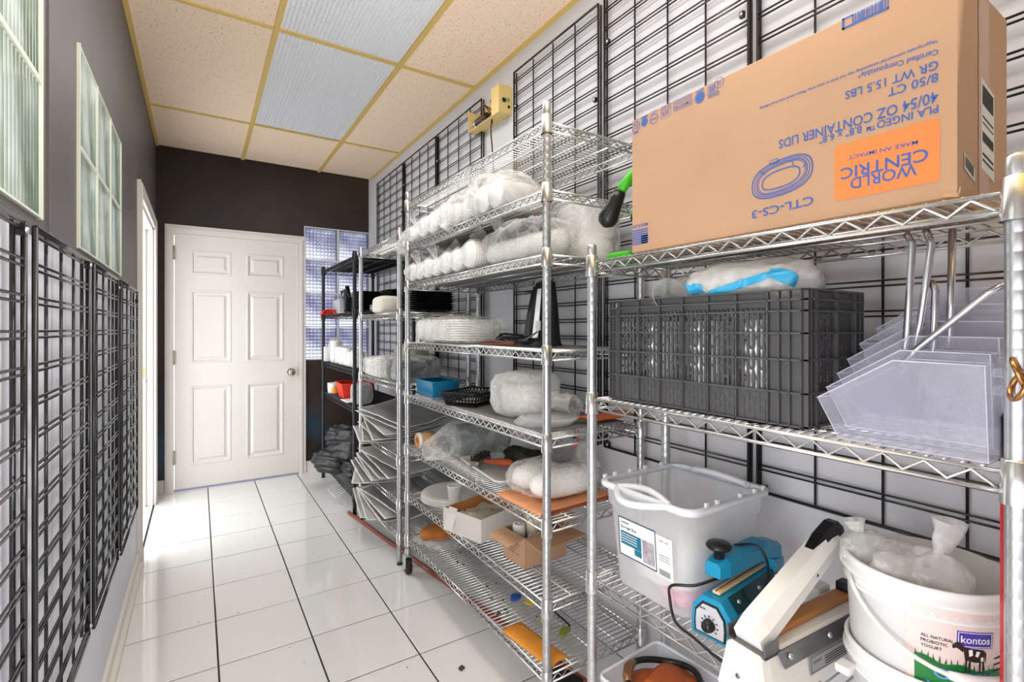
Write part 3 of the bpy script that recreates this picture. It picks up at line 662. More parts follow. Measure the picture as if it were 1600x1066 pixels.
for (o, ex, n, Lw) in (((-cw / 2, cd / 2, 0), (0, -1, 0), (-1, 0, 0), cd), ((-cw / 2, -cd / 2, 0), (1, 0, 0), (0, -1, 0), cw), ((cw / 2, -cd / 2, 0), (0, 1, 0), (1, 0, 0), cd), ((cw / 2, cd / 2, 0), (-1, 0, 0), (0, 1, 0), cw)):
    sl = crate_wall(vt, o, ex, n, Lw); rs = crate_wall(rb, o, ex, n, Lw); fs_ = crate_wall(fr, o, ex, n, Lw)
    a0, a1 = .035, Lw - .065 if Lw > .3 else Lw - .035
    ncell = 6 if Lw > .3 else 2
    zs = [.006, .068, .130, .180, .222, .243, ch]
    # solid ends, low band and rim
    fs_(0, a0, 0, ch - .02, -.003, 0); fs_(a1, Lw, 0, ch - .02, -.003, 0); fs_(a0, a1, 0, .068, -.003, 0); fs_(a0, a1, .228, ch, -.003, 0)
    step = (a1 - a0) / ncell; hw = step / 6.0
    for c in range(ncell):
        s0 = a0 + c * step
        for q in range(7): 
            if q < 6: sl(s0 + q * hw - .0025, s0 + q * hw + .0025, .066, .23, -.003, 0)
        for q in range(6):
            off = (q % 2) * .5
            for zb in [.068 + (k + off) * .041 for k in range(5)]:
                if zb < .226: sl(s0 + q * hw + .002, s0 + (q + 1) * hw - .002, zb - .003, zb + .0035, -.003, 0)
        # shallow moulded relief on the closed bottom band
        for q in range(5):
            off = (q % 2) * .5
            for zb in [.008 + (k + off) * .024 for k in range(3)]:
                if zb < .046: sl(s0 + (q + .6) * hw, s0 + (q + 1.4) * hw, zb, zb + .018, 0, .0014)
    for z in zs: rs(0, Lw, z - .0017, z + .0017, 0, .0085)
    for s in [0, .012, .03] + [a0 + k * step for k in range(ncell + 1)] + ([a1 + .022, a1 + .042, Lw - .002] if Lw > .3 else [Lw - .015, Lw - .002]):
        rs(s, s + .0022, .002, ch, 0, .0085)
fr.bb((-cw / 2, -cd / 2, 0), (cw / 2, cd / 2, .004))
fr.build('crate_shell', CR, cr); vt.build('vent_lattice', CR, cr); rb.build('ribs', CR, cr)
# clear cups and a white bag lying on top inside the crate
random.seed(11)
def cup(mb, c, r1=.045, r2=.032, h=.11, rot=None): return mb.lathe([(.001, .001), (r2, 0), (r1, h), (r1 + .002, h), (r1 - .0015, h - .001), (r2 - .0015, .003)], 22, c, rot)
for k, (x, y, z, rt, lb) in enumerate([(1.02, .895, 1.318, (1.25, 0, -.5), 'clear plastic cup lying at the left end of the dark crate'), (1.075, .815, 1.333, (1.3, 0, 2.3), 'clear plastic cup lying in the dark crate behind the leftmost cup'), (1.01, .79, 1.33, (1.5, 0, .9), 'clear plastic cup lying in the middle of the dark crate'), (1.0, .66, 1.318, (1.4, 0, .3), 'clear plastic cup in the dark crate under the white and blue bag')]):
    t = thing('clear_cup', lb, 'cup', (x, y, z), 0, 'clear cups in the dark crate'); cup(MB(), (0, 0, 0), rot=rt).build('cup_wall', CLEARP, t)
for k, (x, y) in enumerate([(.985, .58), (.985, .71), (.985, .84), (1.10, .60), (1.10, .73), (1.1, .86)]):
    t = thing('cup_stack', 'stack of clear cups inside the dark crate, %s' % ['front row by its right end', 'front row middle', 'front row by its left end', 'back row by its right end', 'back row middle', 'back row by its left end'][k], 'cups', (x, y, 1.09), 0, 'stacks of clear cups inside the dark crate')
    mb = MB(); mb.lathe([(.03 + .014 * (q % 2) + .0, .02 * q) for q in range(11)], 14); mb.build('cups', mat('bright clear cup', (236, 238, 240), .2), t)
wb = thing('plastic_bag', 'white plastic bag with blue patches lying on top of the dark crate', 'bag', (1.04, .645, 1.37))
mb = MB(); blob(mb, (0, 0, 0), (.19, .29, .095), .85, .22, 9, 4, 48, 30, 1); mb.build('bag_skin', film('white bag film', (252, 252, 250), .82, .2, .2), wb)
BLUEB = mat('sky blue print', (60, 176, 222), .4)
for (u0, u1, v0, v1, sh) in ((.395, .455, .36, .50, .05), (.455, .60, .30, .40, .22), (.60, .66, .50, .66, -.10)):
    mb = MB(); c0 = V((0, 0, 0)); o_ = V((4 * 7.3, 4 * 3.1, 4 * 1.7))
    def pf2(u, v):
        uu = u0 + (u1 - u0) * u; vv = v0 + (v1 - v0) * v * (1 - .6 * abs(u - .4)) + sh * u; a = 2 * pi * uu; b = pi * (vv - .5) * .998
        q = V((sp(cos(b), .85) * sp(cos(a), .85) * .095, sp(cos(b), .85) * sp(sin(a), .85) * .145, sp(sin(b), .85) * .0475)); n1 = noise.noise(q * 9 + o_); n2 = 1 - 2 * abs(noise.noise(q * 9 * 2.3 + o_ * 2)); n3 = 1 - 2 * abs(noise.noise(q * 9 * 4.7 + o_ * 3)); return q * (1.03 + .22 * (n1 * .9 + n2 * .45 + (n3 ** 3) * .28))
    mb.grid(pf2, 26, 12); mb.build('blue_patch', BLUEB, wb)
cb = thing('film_bundle', 'crumpled clear film bundle between the clear cups and the white and blue bag', 'plastic film', (1.09, .80, 1.365))
mb = MB(); blob(mb, (0, 0, 0), (.12, .2, .09), .8, .25, 13, 9, 36, 22, 1); mb.build('film_fold', FILM, cb)

# --- clear acrylic bins
prof = [(0, 0), (.004, .135), (.112, .137), (.224, .066), (.190, 0)]     # y to the left, z up
def bin_(label, x, y, z, w_, rz=0):
    t = thing('acrylic_bin', label, 'bin', (x, y, z), rz, 'clear acrylic bins'); th = .0025
    mb = MB()
    for xx in (0, w_ - th): mb.prism(prof, xx, xx + th, 'x')
    def pan(a, b_): mb.add([(0, *prof[a]), (w_, *prof[a]), (w_, *prof[b_]), (0, *prof[b_])], [(0, 1, 2, 3)])
    pan(0, 4); pan(3, 4); pan(0, 1)
    mb.build('bin_shell', ACRYL, t)
    mb = MB()
    for xx in (.001, w_ - .001): mb.tube([(xx, *p) for p in prof], .0011, 5, closed=True)
    for p in (prof[3], prof[4], prof[0], prof[1]): mb.tube([(0, *p), (w_, *p)], .0011, 5)
    mb.build('bright_edge', ACRE, t)
    for zz in (.10, .125):
        mb = MB(); mb.rbox((w_ / 2, -.012, zz), (.05, .026, .012), .006); mb.build('hanging_hook', ACRYL, t)
    return t
for k, (x, y, z) in enumerate([(.925, .222, 1.084), (.965, .226, 1.099), (1.005, .226, 1.122), (1.045, .226, 1.147), (1.085, .222, 1.176), (1.125, .21, 1.205)]):
    bin_(['frontmost clear acrylic bin on the middle shelf of the near rack', 'second clear acrylic bin from the front of the nest', 'third clear acrylic bin from the front of the nest', 'third clear acrylic bin from the back of the nest', 'second clear acrylic bin from the back of the nest', 'rearmost and highest clear acrylic bin of the nest'][k], x, y, z, .075)
ROD = mat('bright steel rod', (200, 200, 204), .18, .95)
for k, (P, lb) in enumerate([([(1.03, .352, 1.436), (1.03, .343, 1.416), (1.03, .352, 1.25), (1.03, .36, 1.17)], 'bent top steel rod standing in the clear bins, leftmost of the four uprights'),
        ([(1.03, .325, 1.438), (1.03, .317, 1.412), (1.03, .333, 1.28), (1.03, .35, 1.17)], 'bent top steel rod leaning in the clear bins, second from the left'),
        ([(1.05, .296, 1.436), (1.05, .298, 1.30), (1.05, .302, 1.17)], 'straight vertical steel rod in the clear bins, rightmost of the uprights'),
        ([(1.04, .322, 1.352), (1.04, .315, 1.335), (1.04, .318, 1.24), (1.04, .32, 1.17)], 'short bent top steel rod in the clear bins in front of the taller ones'),
        ([(1.0, .218, 1.338), (1.0, .24, 1.325), (1.0, .33, 1.235), (1.0, .352, 1.205)], 'steel rod lying slanted across the clear bins, rising to the right')]):
    tag(MB().tube(P, .0055, 10).build('steel_rod', ROD), lb, 'rod', 'steel rods in the clear bins')

# --- frosted tote
TX, TY = 1.085, .862
tt = thing('storage_tote', 'frosted clear storage tote with two oval handles and a paper label on the low shelf', 'tote', (TX, TY, .592)); th = .268
def rr(w_, d_, r, z, n=5):
    o = []
    for (cx_, cy_, a0) in ((w_ / 2 - r, d_ / 2 - r, 0), (-w_ / 2 + r, d_ / 2 - r, 90), (-w_ / 2 + r, -d_ / 2 + r, 180), (w_ / 2 - r, -d_ / 2 + r, 270)):
        for k in range(n + 1): a = R(a0 + 90 * k / n); o.append(V((cx_ + r * cos(a), cy_ + r * sin(a), z)))
    return o
mb = MB(); mb.loft([rr(.255, .225, .03, 0), rr(.262, .232, .032, .006), rr(.292, .268, .034, .205), rr(.302, .280, .034, .212), rr(.306, .286, .034, th - .014)], True, False)
mb.build('tote_body', TOTE, tt)
TW = mat('milky tote rim', (224, 227, 231), .35, alpha=.9)
mb = MB(); mb.loft([rr(.306, .286, .034, th - .014), rr(.33, .31, .038, th - .013), rr(.332, .312, .038, th), rr(.306, .286, .034, th + .001)], False, False); mb.build('rim', TW, tt)
for s, yo in ((-1, .0), (1, 0)):
    mb = MB(); P = [(s * (.153 + .055 * sin(pi * k / 18)), -.085 + .17 * k / 18, th - .006 - .006 * sin(pi * k / 18)) for k in range(19)]; mb.tube(P, .0085, 8)
    P = [(s * (.153 - .018 * sin(pi * k / 18)), -.085 + .17 * k / 18, th - .004 + .012 * sin(pi * k / 18)) for k in range(19)]; mb.tube(P, .0085, 8); mb.build('handle', TW, tt)
for (x, y) in [(-.14, .145), (-.1, .147), (-.04, .147), (.02, .147), (.09, .147), (-.1, -.147), (-.06, -.147), (.03, -.147), (.09, -.147), (.13, -.145)]:
    MB().rbox((x, y, th + .006), (.014, .008, .012), .003).build('rim_tab', TW, tt)
mb = MB(); blob(mb, (0, 0, .09), (.23, .2, .16), .6, .12, 10, 2, 26, 16, .95); mb.build('white_contents', FOAM, tt)
mb = MB(); blob(mb, (-.03, -.06, .028), (.17, .1, .045), .6, .1, 10, 3, 18, 10, 1); mb.build('pink_contents', mat('pink bag', (240, 150, 176), .5), tt)
# label on the sloping front
def TF(s, q, off=.0012):   # s along +y to the left (0..1 over the wall), q height
    x = -(.131 + (.146 - .131) * q / .205) - off; return V((x, s, q))
mb = MB(); mb.add([TF(.088, .085), TF(-.035, .085), TF(-.035, .185), TF(.088, .185)], [(0, 1, 2, 3)]); mb.add([TF(-.033, .078), TF(-.085, .078), TF(-.085, .18), TF(-.033, .18)], [(0, 1, 2, 3)])
lb_ = mb.build('paper_label', PAPER, tt)
mb = MB()
for (a, b_, c, dd) in ((.088, -.035, .183, .186), (.088, -.035, .084, .087), (.0895, .0865, .084, .186), (-.0335, -.0365, .084, .186)): mb.add([TF(a, c, .002), TF(b_, c, .002), TF(b_, dd, .002), TF(a, dd, .002)], [(0, 1, 2, 3)])
text(mb, 'Lidded', flat(TF(.081, .171, .002), TF(.052, .171, .002) - TF(.081, .171, .002), (-.0006, 0, .007))); text(mb, 'Storage Box', flat(TF(.081, .158, .002), TF(.025, .158, .002) - TF(.081, .158, .002), (-.0006, 0, .008)))
mb.build('label_frame', mat('slate print', (52, 74, 92), .6), lb_)
mb = MB(); mb.add([TF(.082, .115, .002), TF(.012, .115, .002), TF(.012, .15, .002), TF(.082, .15, .002)], [(0, 1, 2, 3)]); mb.add([TF(.036, .098, .002), TF(.012, .098, .002), TF(.012, .114, .002), TF(.036, .114, .002)], [(0, 1, 2, 3)]); mb.build('teal_block', TEAL, lb_)
mb = MB()
for q in (.143, .1365, .130, .1235): mb.add([TF(.079, q, .0028), TF(.025, q, .0028), TF(.025, q + .0018, .0028), TF(.079, q + .0018, .0028)], [(0, 1, 2, 3)])
mb.build('label_lines', PAPER, lb_)
mb = MB(); mb.add([TF(.008, .092, .002), TF(-.03, .092, .002), TF(-.03, .15, .002), TF(.008, .15, .002)], [(0, 1, 2, 3)]); mb.build('label_picture', mat('label photo', (196, 176, 176), .6, rgb2=(120, 128, 150), vscale=60), lb_)
mb = MB()
for k in range(8): mb.add([TF(-.044 - .0042 * k, .083, .002), TF(-.0462 - .0042 * k, .083, .002), TF(-.0462 - .0042 * k, .098, .002), TF(-.044 - .0042 * k, .098, .002)], [(0, 1, 2, 3)])
text(mb, 'NO LID', flat(TF(-.047, .166, .002), TF(-.075, .166, .002) - TF(-.047, .166, .002), (-.0004, 0, .004)))
for q in (.12, .126, .132): mb.add([TF(-.045, q, .002), TF(-.077, q, .002), TF(-.077, q + .0012, .002), TF(-.045, q + .0012, .002)], [(0, 1, 2, 3)])
o = mb.build('barcode', INK, lb_); o['kind'] = 'stuff'

# --- blue impulse sealer
BL = mat('turquoise blue enamel', (22, 142, 184), .32); BLD = mat('dark teal window', (16, 58, 66), .15)
bs_ = thing('bag_sealer', 'turquoise blue hand bag sealer with a round black knob, right of the frosted tote', 'bag sealer', (.945, .675, .592), R(6))
pf_ = [(-.045, 0), (.045, 0), (.047, .03), (.044, .062), (.022, .09), (-.022, .09), (-.044, .062), (-.047, .03)]
mb = MB(); ring = lambda x, s, dz=0: [V((x, p[0] * s, p[1] * s + dz)) for p in pf_]
mb.loft([ring(-.004, .9, .004), ring(0, 1), ring(.27, 1), ring(.274, .94, .003)], True, True, smooth=False); mb.build('body', BL, bs_)
mb = MB(); mb.loft([[V((-.0045, p[0] * .80, .008 + p[1] * .80)) for p in pf_], [V((-.006, p[0] * .78, .009 + p[1] * .78)) for p in pf_]], True, True, smooth=False); fp = mb.build('face_surround', BLACKP, bs_)
mb = MB(); mb.loft([[V((-.0062, p[0] * .70, .012 + p[1] * .70)) for p in pf_], [V((-.0066, p[0] * .70, .012 + p[1] * .70)) for p in pf_]], True, True, smooth=False); mb.build('face_plate', mat('silver face plate', (200, 200, 205), .35, .3), fp)
mb = MB(); mb.lathe([(.014, 0), (.0135, .008), (.011, .011), (.0105, .016), (.001, .0165)], 20, (-.0066, 0, .034), (0, -pi / 2, 0)); mb.bb((-.026, -.002, .03), (-.0225, .002, .044)); mb.build('dial', BLACKP, fp)
mb = MB()
for k in range(9):
    a = R(-40 + 32 * k); mb.box((-.0072, .0185 * cos(a), .034 + .0185 * sin(a)), (.0006, .0045, .0025), (a, 0, 0))
text(mb, 'TIMER', flat((-.0072, .028, .063), (0, -.02, 0), (0, 0, .0045))); mb.build('dial_scale', INK, fp)
mb = MB(); mb.rbox((.145, 0, .0955), (.25, .018, .008), .003); mb.build('sealing_strip', mat('cream sealing strip', (220, 196, 152), .5), bs_)
mb = MB(); mb.rod((.02, -.0, .1), (.26, 0, .1), .0016); mb.build('hot_wire', mat('copper wire', (150, 96, 60), .3, .7), bs_)
mb = MB(); mb.add([(.03, -.0225, .0915), (.25, -.0225, .0915), (.25, -.0455, .0635), (.03, -.0455, .0635)], [(0, 1, 2, 3)]); mb.build('tinted_guard', BLD, bs_, solid=.002)
for x in (.055, .15, .235): MB().lathe([(.005, 0), (.004, .003), (.001, .003)], 10, (x, -.034, .079), (R(50), 0, 0)).build('guard_screw', STEEL, bs_)
mb = MB(); mb.loft([[V((.24, y, z)) for y, z in ((-.03, .06), (.03, .06), (.03, .115), (-.03, .115))], [V((.30, y, z)) for y, z in ((-.026, .04), (.026, .04), (.026, .105), (-.026, .105))]], True, True, smooth=False); mb.build('hinge_block', BL, bs_)
A0, A1 = V((.285, 0, .15)), V((.045, .012, .168)); mb = MB()
def armring(p, w_, h_): return [p + V((0, -w_, -h_)), p + V((0, w_, -h_)), p + V((0, w_, h_ * .6)), p + V((0, w_ * .6, h_)), p + V((0, -w_ * .6, h_)), p + V((0, -w_, h_ * .6))]
mb.loft([armring(V((.30, 0, .10)), .022, .012), armring(V((.285, 0, .125)), .026, .020), armring(V((.22, .003, .142)), .026, .020), armring(V((.06, .012, .142)), .026, .020), armring(V((.03, .013, .139)), .018, .016)], True, True, smooth=False); am = mb.build('arm', BL, bs_)
MB().box((.16, .007, .121), (.22, .014, .010), (0, .03, -.03)).build('arm_seal_bar', mat('cream sealing strip', (220, 196, 152), .5), am)
mb = MB(); mb.lathe([(.012, 0), (.012, .020), (.026, .024), (.029, .03), (.024, .036), (.001, .038)], 22, (.055, .012, .157)); mb.build('knob', BLACKP, am)
cab = MB(); cab.tube(spl([(.06, .0, .122), (.0, .035, .105), (-.02, .085, .09), (-.005, .10, .05), (-.02, .075, .012), (-.035, .02, .008), (-.05, -.04, .004), (-.06, -.10, .005), (-.02, -.14, .006)]), .0034, 8); cab.build('power_cord', BLACKP, bs_)
cab = MB(); cab.tube(spl([(.14, .02, .162), (.17, -.02, .166), (.16, -.05, .13), (.12, -.06, .09), (.1, -.062, .05)]), .003, 8); cab.build('cord_loop', BLACKP, bs_)

# --- white impulse sealer
WE = mat('ivory enamel', (232, 230, 224), .3)
ws = thing('bag_sealer', 'white bag sealer with raised long arm and black tip, left of the white bucket', 'bag sealer', (.856, .542, .592), R(-3))
bodyr = lambda x, wt, wb, z1: [V((x, -wb, 0)), V((x, wb, 0)), V((x, wt, z1)), V((x, wt * .8, z1 + .006)), V((x, -wt * .8, z1 + .006)), V((x, -wt, z1))]
mb = MB(); mb.loft([bodyr(-.012, .032, .047, .06), bodyr(0, .036, .049, .078), bodyr(.02, .038, .05, .082), bodyr(.36, .038, .05, .082), bodyr(.37, .034, .046, .076)], True, True, smooth=False); mb.build('body', WE, ws)
GS = mat('grey steel channel', (120, 120, 122), .3, .8)
mb = MB(); mb.bb((.005, -.040, .082), (.05, .040, .088)); mb.bb((.005, -.040, .082), (.045, -.036, .108)); mb.bb((.005, .036, .082), (.045, .040, .108)); mb.build('hinge_bracket', GS, ws)
mb = MB(); mb.add([(.04, -.040, .087), (.35, -.040, .087), (.35, -.0485, .058), (.05, -.0485, .058)], [(0, 1, 2, 3)]); mb.build('side_strip', GS, ws, solid=.003)
for x in (.07, .2, .33): MB().lathe([(.006, 0), (.005, .003), (.001, .0035)], 10, (x, -.047, .074), (R(70), 0, 0)).build('strip_screw', STEEL, ws)
mb = MB(); mb.rbox((.2, 0, .096), (.32, .03, .014), .004); mb.build('sealing_strip', mat('brown sealing tape', (186, 122, 62), .45), ws)
mb = MB(); mb.rbox((.352, .0, .108), (.03, .03, .026), .005); mb.build('end_clip', BLACKP, ws)
Q0, Q1 = V((.012, 0, .098)), V((.29, .0, .232)); dv = (Q1 - Q0).normalized(); up = V((-dv.z, 0, dv.x))
def ar(p, w_, h_): return [p + V((0, -w_, 0)) - up * h_ * .4, p + V((0, w_, 0)) - up * h_ * .4, p + V((0, w_, 0)) + up * h_ * .35, p + V((0, w_ * .55, 0)) + up * h_, p + V((0, -w_ * .55, 0)) + up * h_, p + V((0, -w_, 0)) + up * h_ * .35]
mb = MB(); mb.loft([ar(Q0, .027, .028), ar(Q0 + dv * .03, .030, .031), ar(Q1 - dv * .02, .027, .027), ar(Q1, .024, .022)], True, True, smooth=False); am = mb.build('arm', WE, ws)
mb = MB(); mb.loft([ar(Q1 - dv * .088 + up * .016, .015, .010), ar(Q1 - dv * .03 + up * .017, .019, .017), ar(Q1 + dv * .012 + up * .013, .02, .019), ar(Q1 + dv * .026 + up * .009, .018, .017), ar(Q1 + dv * .031 + up * .006, .012, .011)], True, True, smooth=False); mb.build('arm_tip', BLACKP, am)
for s in (.07, .2): MB().lathe([(.004, 0), (.003, .002), (.001, .002)], 10, Q0 + dv * s + V((0, -.027, 0)), (pi / 2, 0, 0)).build('arm_screw', GS, am)
MB().lathe([(.006, 0), (.006, .012), (.001, .012)], 10, Q1 - dv * .05 - up * .02, (pi, 0, 0)).build('stop_pin', WE, am)
mb = MB(); mb.add([(.13, -.0490, .018), (.27, -.0490, .018), (.27, -.0462, .05), (.13, -.0462, .05)], [(0, 1, 2, 3)]); pl = mb.build('rating_plate', mat('silver rating plate', (170, 170, 172), .4, .4), ws)
mb = MB()
for a, b_, c, dd in ((.135, .265, .020, .0212), (.135, .265, .0472, .0484), (.135, .1365, .02, .0484), (.2635, .265, .02, .0484)): mb.add([(a, -.0506 + .0875 * c, c), (b_, -.0506 + .0875 * c, c), (b_, -.0506 + .0875 * dd, dd), (a, -.0506 + .0875 * dd, dd)], [(0, 1, 2, 3)])
text(mb, 'WARNING', flat((.142, -.0476, .0345), (.03, 0, 0), (0, .0005, .006)))
for k in range(5): mb.add([(.182, -.0485 + .0004 * k, .024 + .0045 * k), (.258, -.0485 + .0004 * k, .024 + .0045 * k), (.258, -.0483 + .0004 * k, .0262 + .0045 * k), (.182, -.0483 + .0004 * k, .0262 + .0045 * k)], [(0, 1, 2, 3)])
mb.build('plate_print', INK, pl)
MB().lathe([(.005, 0), (.004, .002), (.001, .002)], 8, (-.012, .004, .035), (0, -pi / 2, 0)).build('front_screw', GS, ws)
mb = MB(); mb.tube(spl([(.36, .03, .02), (.33, .09, .01), (.27, .11, .006), (.2, .10, .006), (.16, .12, .006)]), .0035, 8); mb.build('power_cord', BLACKP, ws)
mb = MB(); mb.rbox((.34, .052, .05), (.05, .03, .09), .006); mb.build('transformer_cover', WE, ws)

# --- white bucket with crumpled bags, nested in a second bucket
def bucket(label, x, y, z, r, h, lb=False):
    t = thing('plastic_bucket', label, 'bucket', (x, y, z))
    rb_ = r * .9; k = lambda q: rb_ + (r - rb_) * q / h
    mb = MB(); mb.lathe([(.001, 0), (rb_ - .004, 0), (rb_, .004), (k(h - .052), h - .052), (k(h - .05) + .005, h - .05), (k(h - .046) + .005, h - .046), (k(h - .03), h - .044), (k(h - .03), h - .03), (k(h) + .006, h - .028), (k(h) + .006, h - .022), (k(h), h - .018), (r + .004, h - .004), (r + .002, h), (r - .003, h - .001), (rb_ - .003, .006), (.001, .005)], 48); mb.build('bucket_wall', WHITEPL, t)
    return t, k
for (lb, x, y, z, r, h) in (('white plastic bucket under the one full of crumpled bags', 1.105, .352, .592, .115, .105),):
    b2, _ = bucket(lb, x, y, z, r, h)
    mb = MB(); mb.rbox((-.098, .085, .055), (.03, .025, .014), .004); mb.build('ear', WHITEPL, b2)
bk, kk = bucket('white yogurt bucket with a cow and green label, full of crumpled clear bags', 1.108, .352, .606, .118, .246)
def BK(a, z, off=.0008): r_ = kk(z) + off; return V((r_ * cos(a), r_ * sin(a), z))
AC = pi + R(44)         # label centre direction (towards the viewer, a little right)
def bw(a, z, off=.0008): return BK(AC + a / .112, z + .024, off)    # a metres to the right
mb = MB(); mb.grid(lambda u, v: bw(-.075 + .15 * u, .05 + .145 * v, .0005), 16, 2); mb.build('pink_label', mat('pale pink label', (226, 208, 202), .4), bk)
mb = MB(); mb.grid(lambda u, v: bw(-.064 + .15 * u, .02 + (.088 - .012 * u) * v + (.003 * sin(u * 20)) * v, .0008), 30, 2)
for k in range(20):
    a = -.062 + .0074 * k; hh = .007 + .004 * ((k * 7) % 5) / 5; zb = .106 - .0006 * k; mb.add([bw(a - .0016, zb, .0009), bw(a + .0016, zb, .0009), bw(a + .001 * ((k % 3) - 1), zb + .003 + hh, .0009)], [(0, 1, 2)])
mb.build('green_label_band', mat('grass green print', (22, 118, 52), .4), bk)
INKB = mat('purple blue print', (74, 62, 170), .4); SKY = mat('light blue lettering', (96, 150, 214), .4)
mb = MB(); mb.grid(lambda u, v: bw(-.012 + .05 * u, .136 + .026 * v, .0010), 8, 1); mb.build('logo_plate', INKB, bk)
mb = MB()
for (a0, a1, z0, z1) in ((-.0105, .0365, .1375, .1385), (-.0105, .0365, .1595, .1605), (-.0105, -.0095, .1375, .1605), (.0355, .0365, .1375, .1605)): mb.grid(lambda u, v: bw(a0 + (a1 - a0) * u, z0 + (z1 - z0) * v, .0013), 4, 1)
text(mb, 'kontos', lambda a, b_: bw(-.007 + .040 * a, .1435 + .0115 * b_, .0014)); mb.build('logo_lettering', PAPER, bk)
mb = MB()
for i, s in enumerate(('ALL NATURAL', 'PROBIOTIC', 'YOGURT')): text(mb, s, lambda a, b_, i=i, s=s: bw(-.056 + (.040 - .007 * i) * a, .140 - .0085 * i + .005 * b_, .0013))
for k in range(3): mb.grid(lambda u, v, k=k: bw(.042 + .022 * u, .118 - .010 * k + .0025 * v + .004 * u, .0012), 2, 1)
mb.build('black_lettering', INK, bk)
mb = MB()
def cowpart(P): mb.add([bw(a, z + .016, .0012 + .0002) for a, z in P], [tuple(range(len(P)))])
cow = mat('brown black cow print', (44, 34, 32), .5)
cowpart([(-.012, .118), (-.017, .116), (-.018, .121), (-.012, .128), (-.006, .127), (-.002, .121), (-.004, .112)]); cowpart([(-.004, .12), (.024, .118), (.027, .112), (.025, .098), (.012, .097), (-.001, .1)])
for a in (-.001, .004, .018, .023): cowpart([(a, .1), (a + .0028, .1), (a + .0024, .08), (a + .0004, .08)])
cowpart([(.026, .117), (.0285, .112), (.028, .098), (.027, .098)]); mb.build('cow_print', cow, bk)
mb = MB()
for P in ([(.003, .117), (.008, .118), (.009, .109), (.004, .106)], [(.014, .116), (.019, .115), (.016, .106), (.012, .108)], [(.02, .106), (.024, .107), (.024, .1), (.02, .1)]): mb.add([bw(a, z + .016, .0018) for a, z in P], [tuple(range(4))])
mb.build('cow_patch', PAPER, bk)
mb = MB(); text(mb, 'GREEK', lambda a, b_: bw(-.040 + .084 * a, .078 + .017 * b_, .0014)); text(mb, 'YOGURT', lambda a, b_: bw(-.050 + .12 * a, .050 + .019 * b_, .0014)); mb.build('blue_lettering', SKY, bk)
mb = MB(); a0 = AC - R(88)
P = []
for k in range(23):
    f = k / 22; a = R(137) + pi * f; zz = .212 - .095 * sin(pi * f) ** .9; P.append(BK(a, zz, .007 + .012 * sin(pi * f)))
mb.tube(P, .0035, 8); hd = mb.build('bail_handle', WHITEPL, bk); mb = MB(); mb.tube(P[9:14], [.006, .0085, .0088, .0085, .006], 10); mb.build('hand_grip', WHITEPL, hd)
for (lb, c, dd, s, tl) in (('crumpled clear bag with upright tail in the yogurt bucket', (1.075, .33, .835), (.08, .09, .10), 1, ((1.075, .325, .868), (1.08, .305, .945), .012, .03)), ('crumpled clear bag in the middle of the yogurt bucket', (1.06, .375, .842), (.10, .07, .08), 2, None), ('crumpled clear bag at the left rim of the yogurt bucket', (1.075, .432, .845), (.07, .075, .075), 3, ((1.075, .438, .865), (1.07, .452, .902), .01, .024))):
    t = thing('crumpled_bag', lb, 'bag', c, 0, 'bags in the yogurt bucket'); mb = MB(); blob(mb, (0, 0, 0), dd, .85, .28, 22, s + 20, 34, 22, 1)
    if tl: tail(mb, V(tl[0]) - V(c), V(tl[1]) - V(c), tl[2], tl[3], s)
    mb.build('bag_skin', FILMW, t)

# --- orange things in a low clear bin on the lowest shelf of the near rack
lc = thing('clear_bin', 'low clear bin with orange pieces and a black hose, bottom of the near rack', 'bin', (1.055, .905, .21), R(4)); mb = MB(); open_box(mb, .25, .22, .115, .004, .86); mb.build('bin_wall', TOTE, lc)
mb = MB(); mb.tube(rr(.252, .222, .02, .116), .005, 6, closed=True); mb.build('rim', TW, lc)
for k, (x, y, z, sx, sy, rt, lb) in enumerate([(1.09, .90, .30, .13, .10, (.12, .05, .2), 'large burnt orange leather piece on top in the low clear bin'), (1.12, .855, .292, .08, .07, (.2, -.1, -.3), 'small burnt orange piece nearest the white sealer in the low clear bin'), (1.02, .925, .288, .10, .12, (-.1, .2, .5), 'burnt orange piece at the left in the low clear bin'), (1.06, .95, .28, .12, .08, (.0, .1, -.2), 'burnt orange piece at the back of the low clear bin')]):
    mb = MB(); mb.grid(lambda u, v: V(((u - .5) * sx, (v - .5) * sy, .018 * cos((u - .5) * 2.4) + .01 * cos((v - .5) * 3))), 10, 10); o = mb.build('leather_piece', RUST, None, (x, y, z), solid=.004); o.rotation_euler = rt; tag(o, lb, 'leather', 'orange pieces in the low bin')
hs = thing('hose', 'black rubber hose looped over the orange pieces with a brass coupling', 'hose', (1.06, .9, .318)); mb = MB()
P = [(-.105 + .0 + .10 - .10 * cos(2 * pi * k / 30 * .86 + .3), .09 * sin(2 * pi * k / 30 * .86 + .3) - .0, .008 + .008 * sin(k * .4)) for k in range(31)]; mb.tube(P, .0085, 10); mb.build('hose_tube', BLACKP, hs)
a, b_ = V(P[1]), V(P[5]); mb = MB(); mb.tube([P[k] for k in (1, 2, 3, 4, 5, 6)], [.009, .0125, .0115, .0135, .0115, .009], 12); mb.build('coupling', mat('dull brass', (150, 108, 72), .35, .6), hs)
gl = thing('glass_jar_lid', 'round clear lid lying at the front of the low clear bin', 'lid', (1.0, .865, .305)); mb = MB(); mb.lathe([(.001, .004), (.045, .004), (.048, 0), (.051, .004), (.049, .010), (.042, .008), (.001, .008)], 28, (0, 0, 0), (.25, -.2, 0)); mb.build('lid_disc', CLEARP, gl)

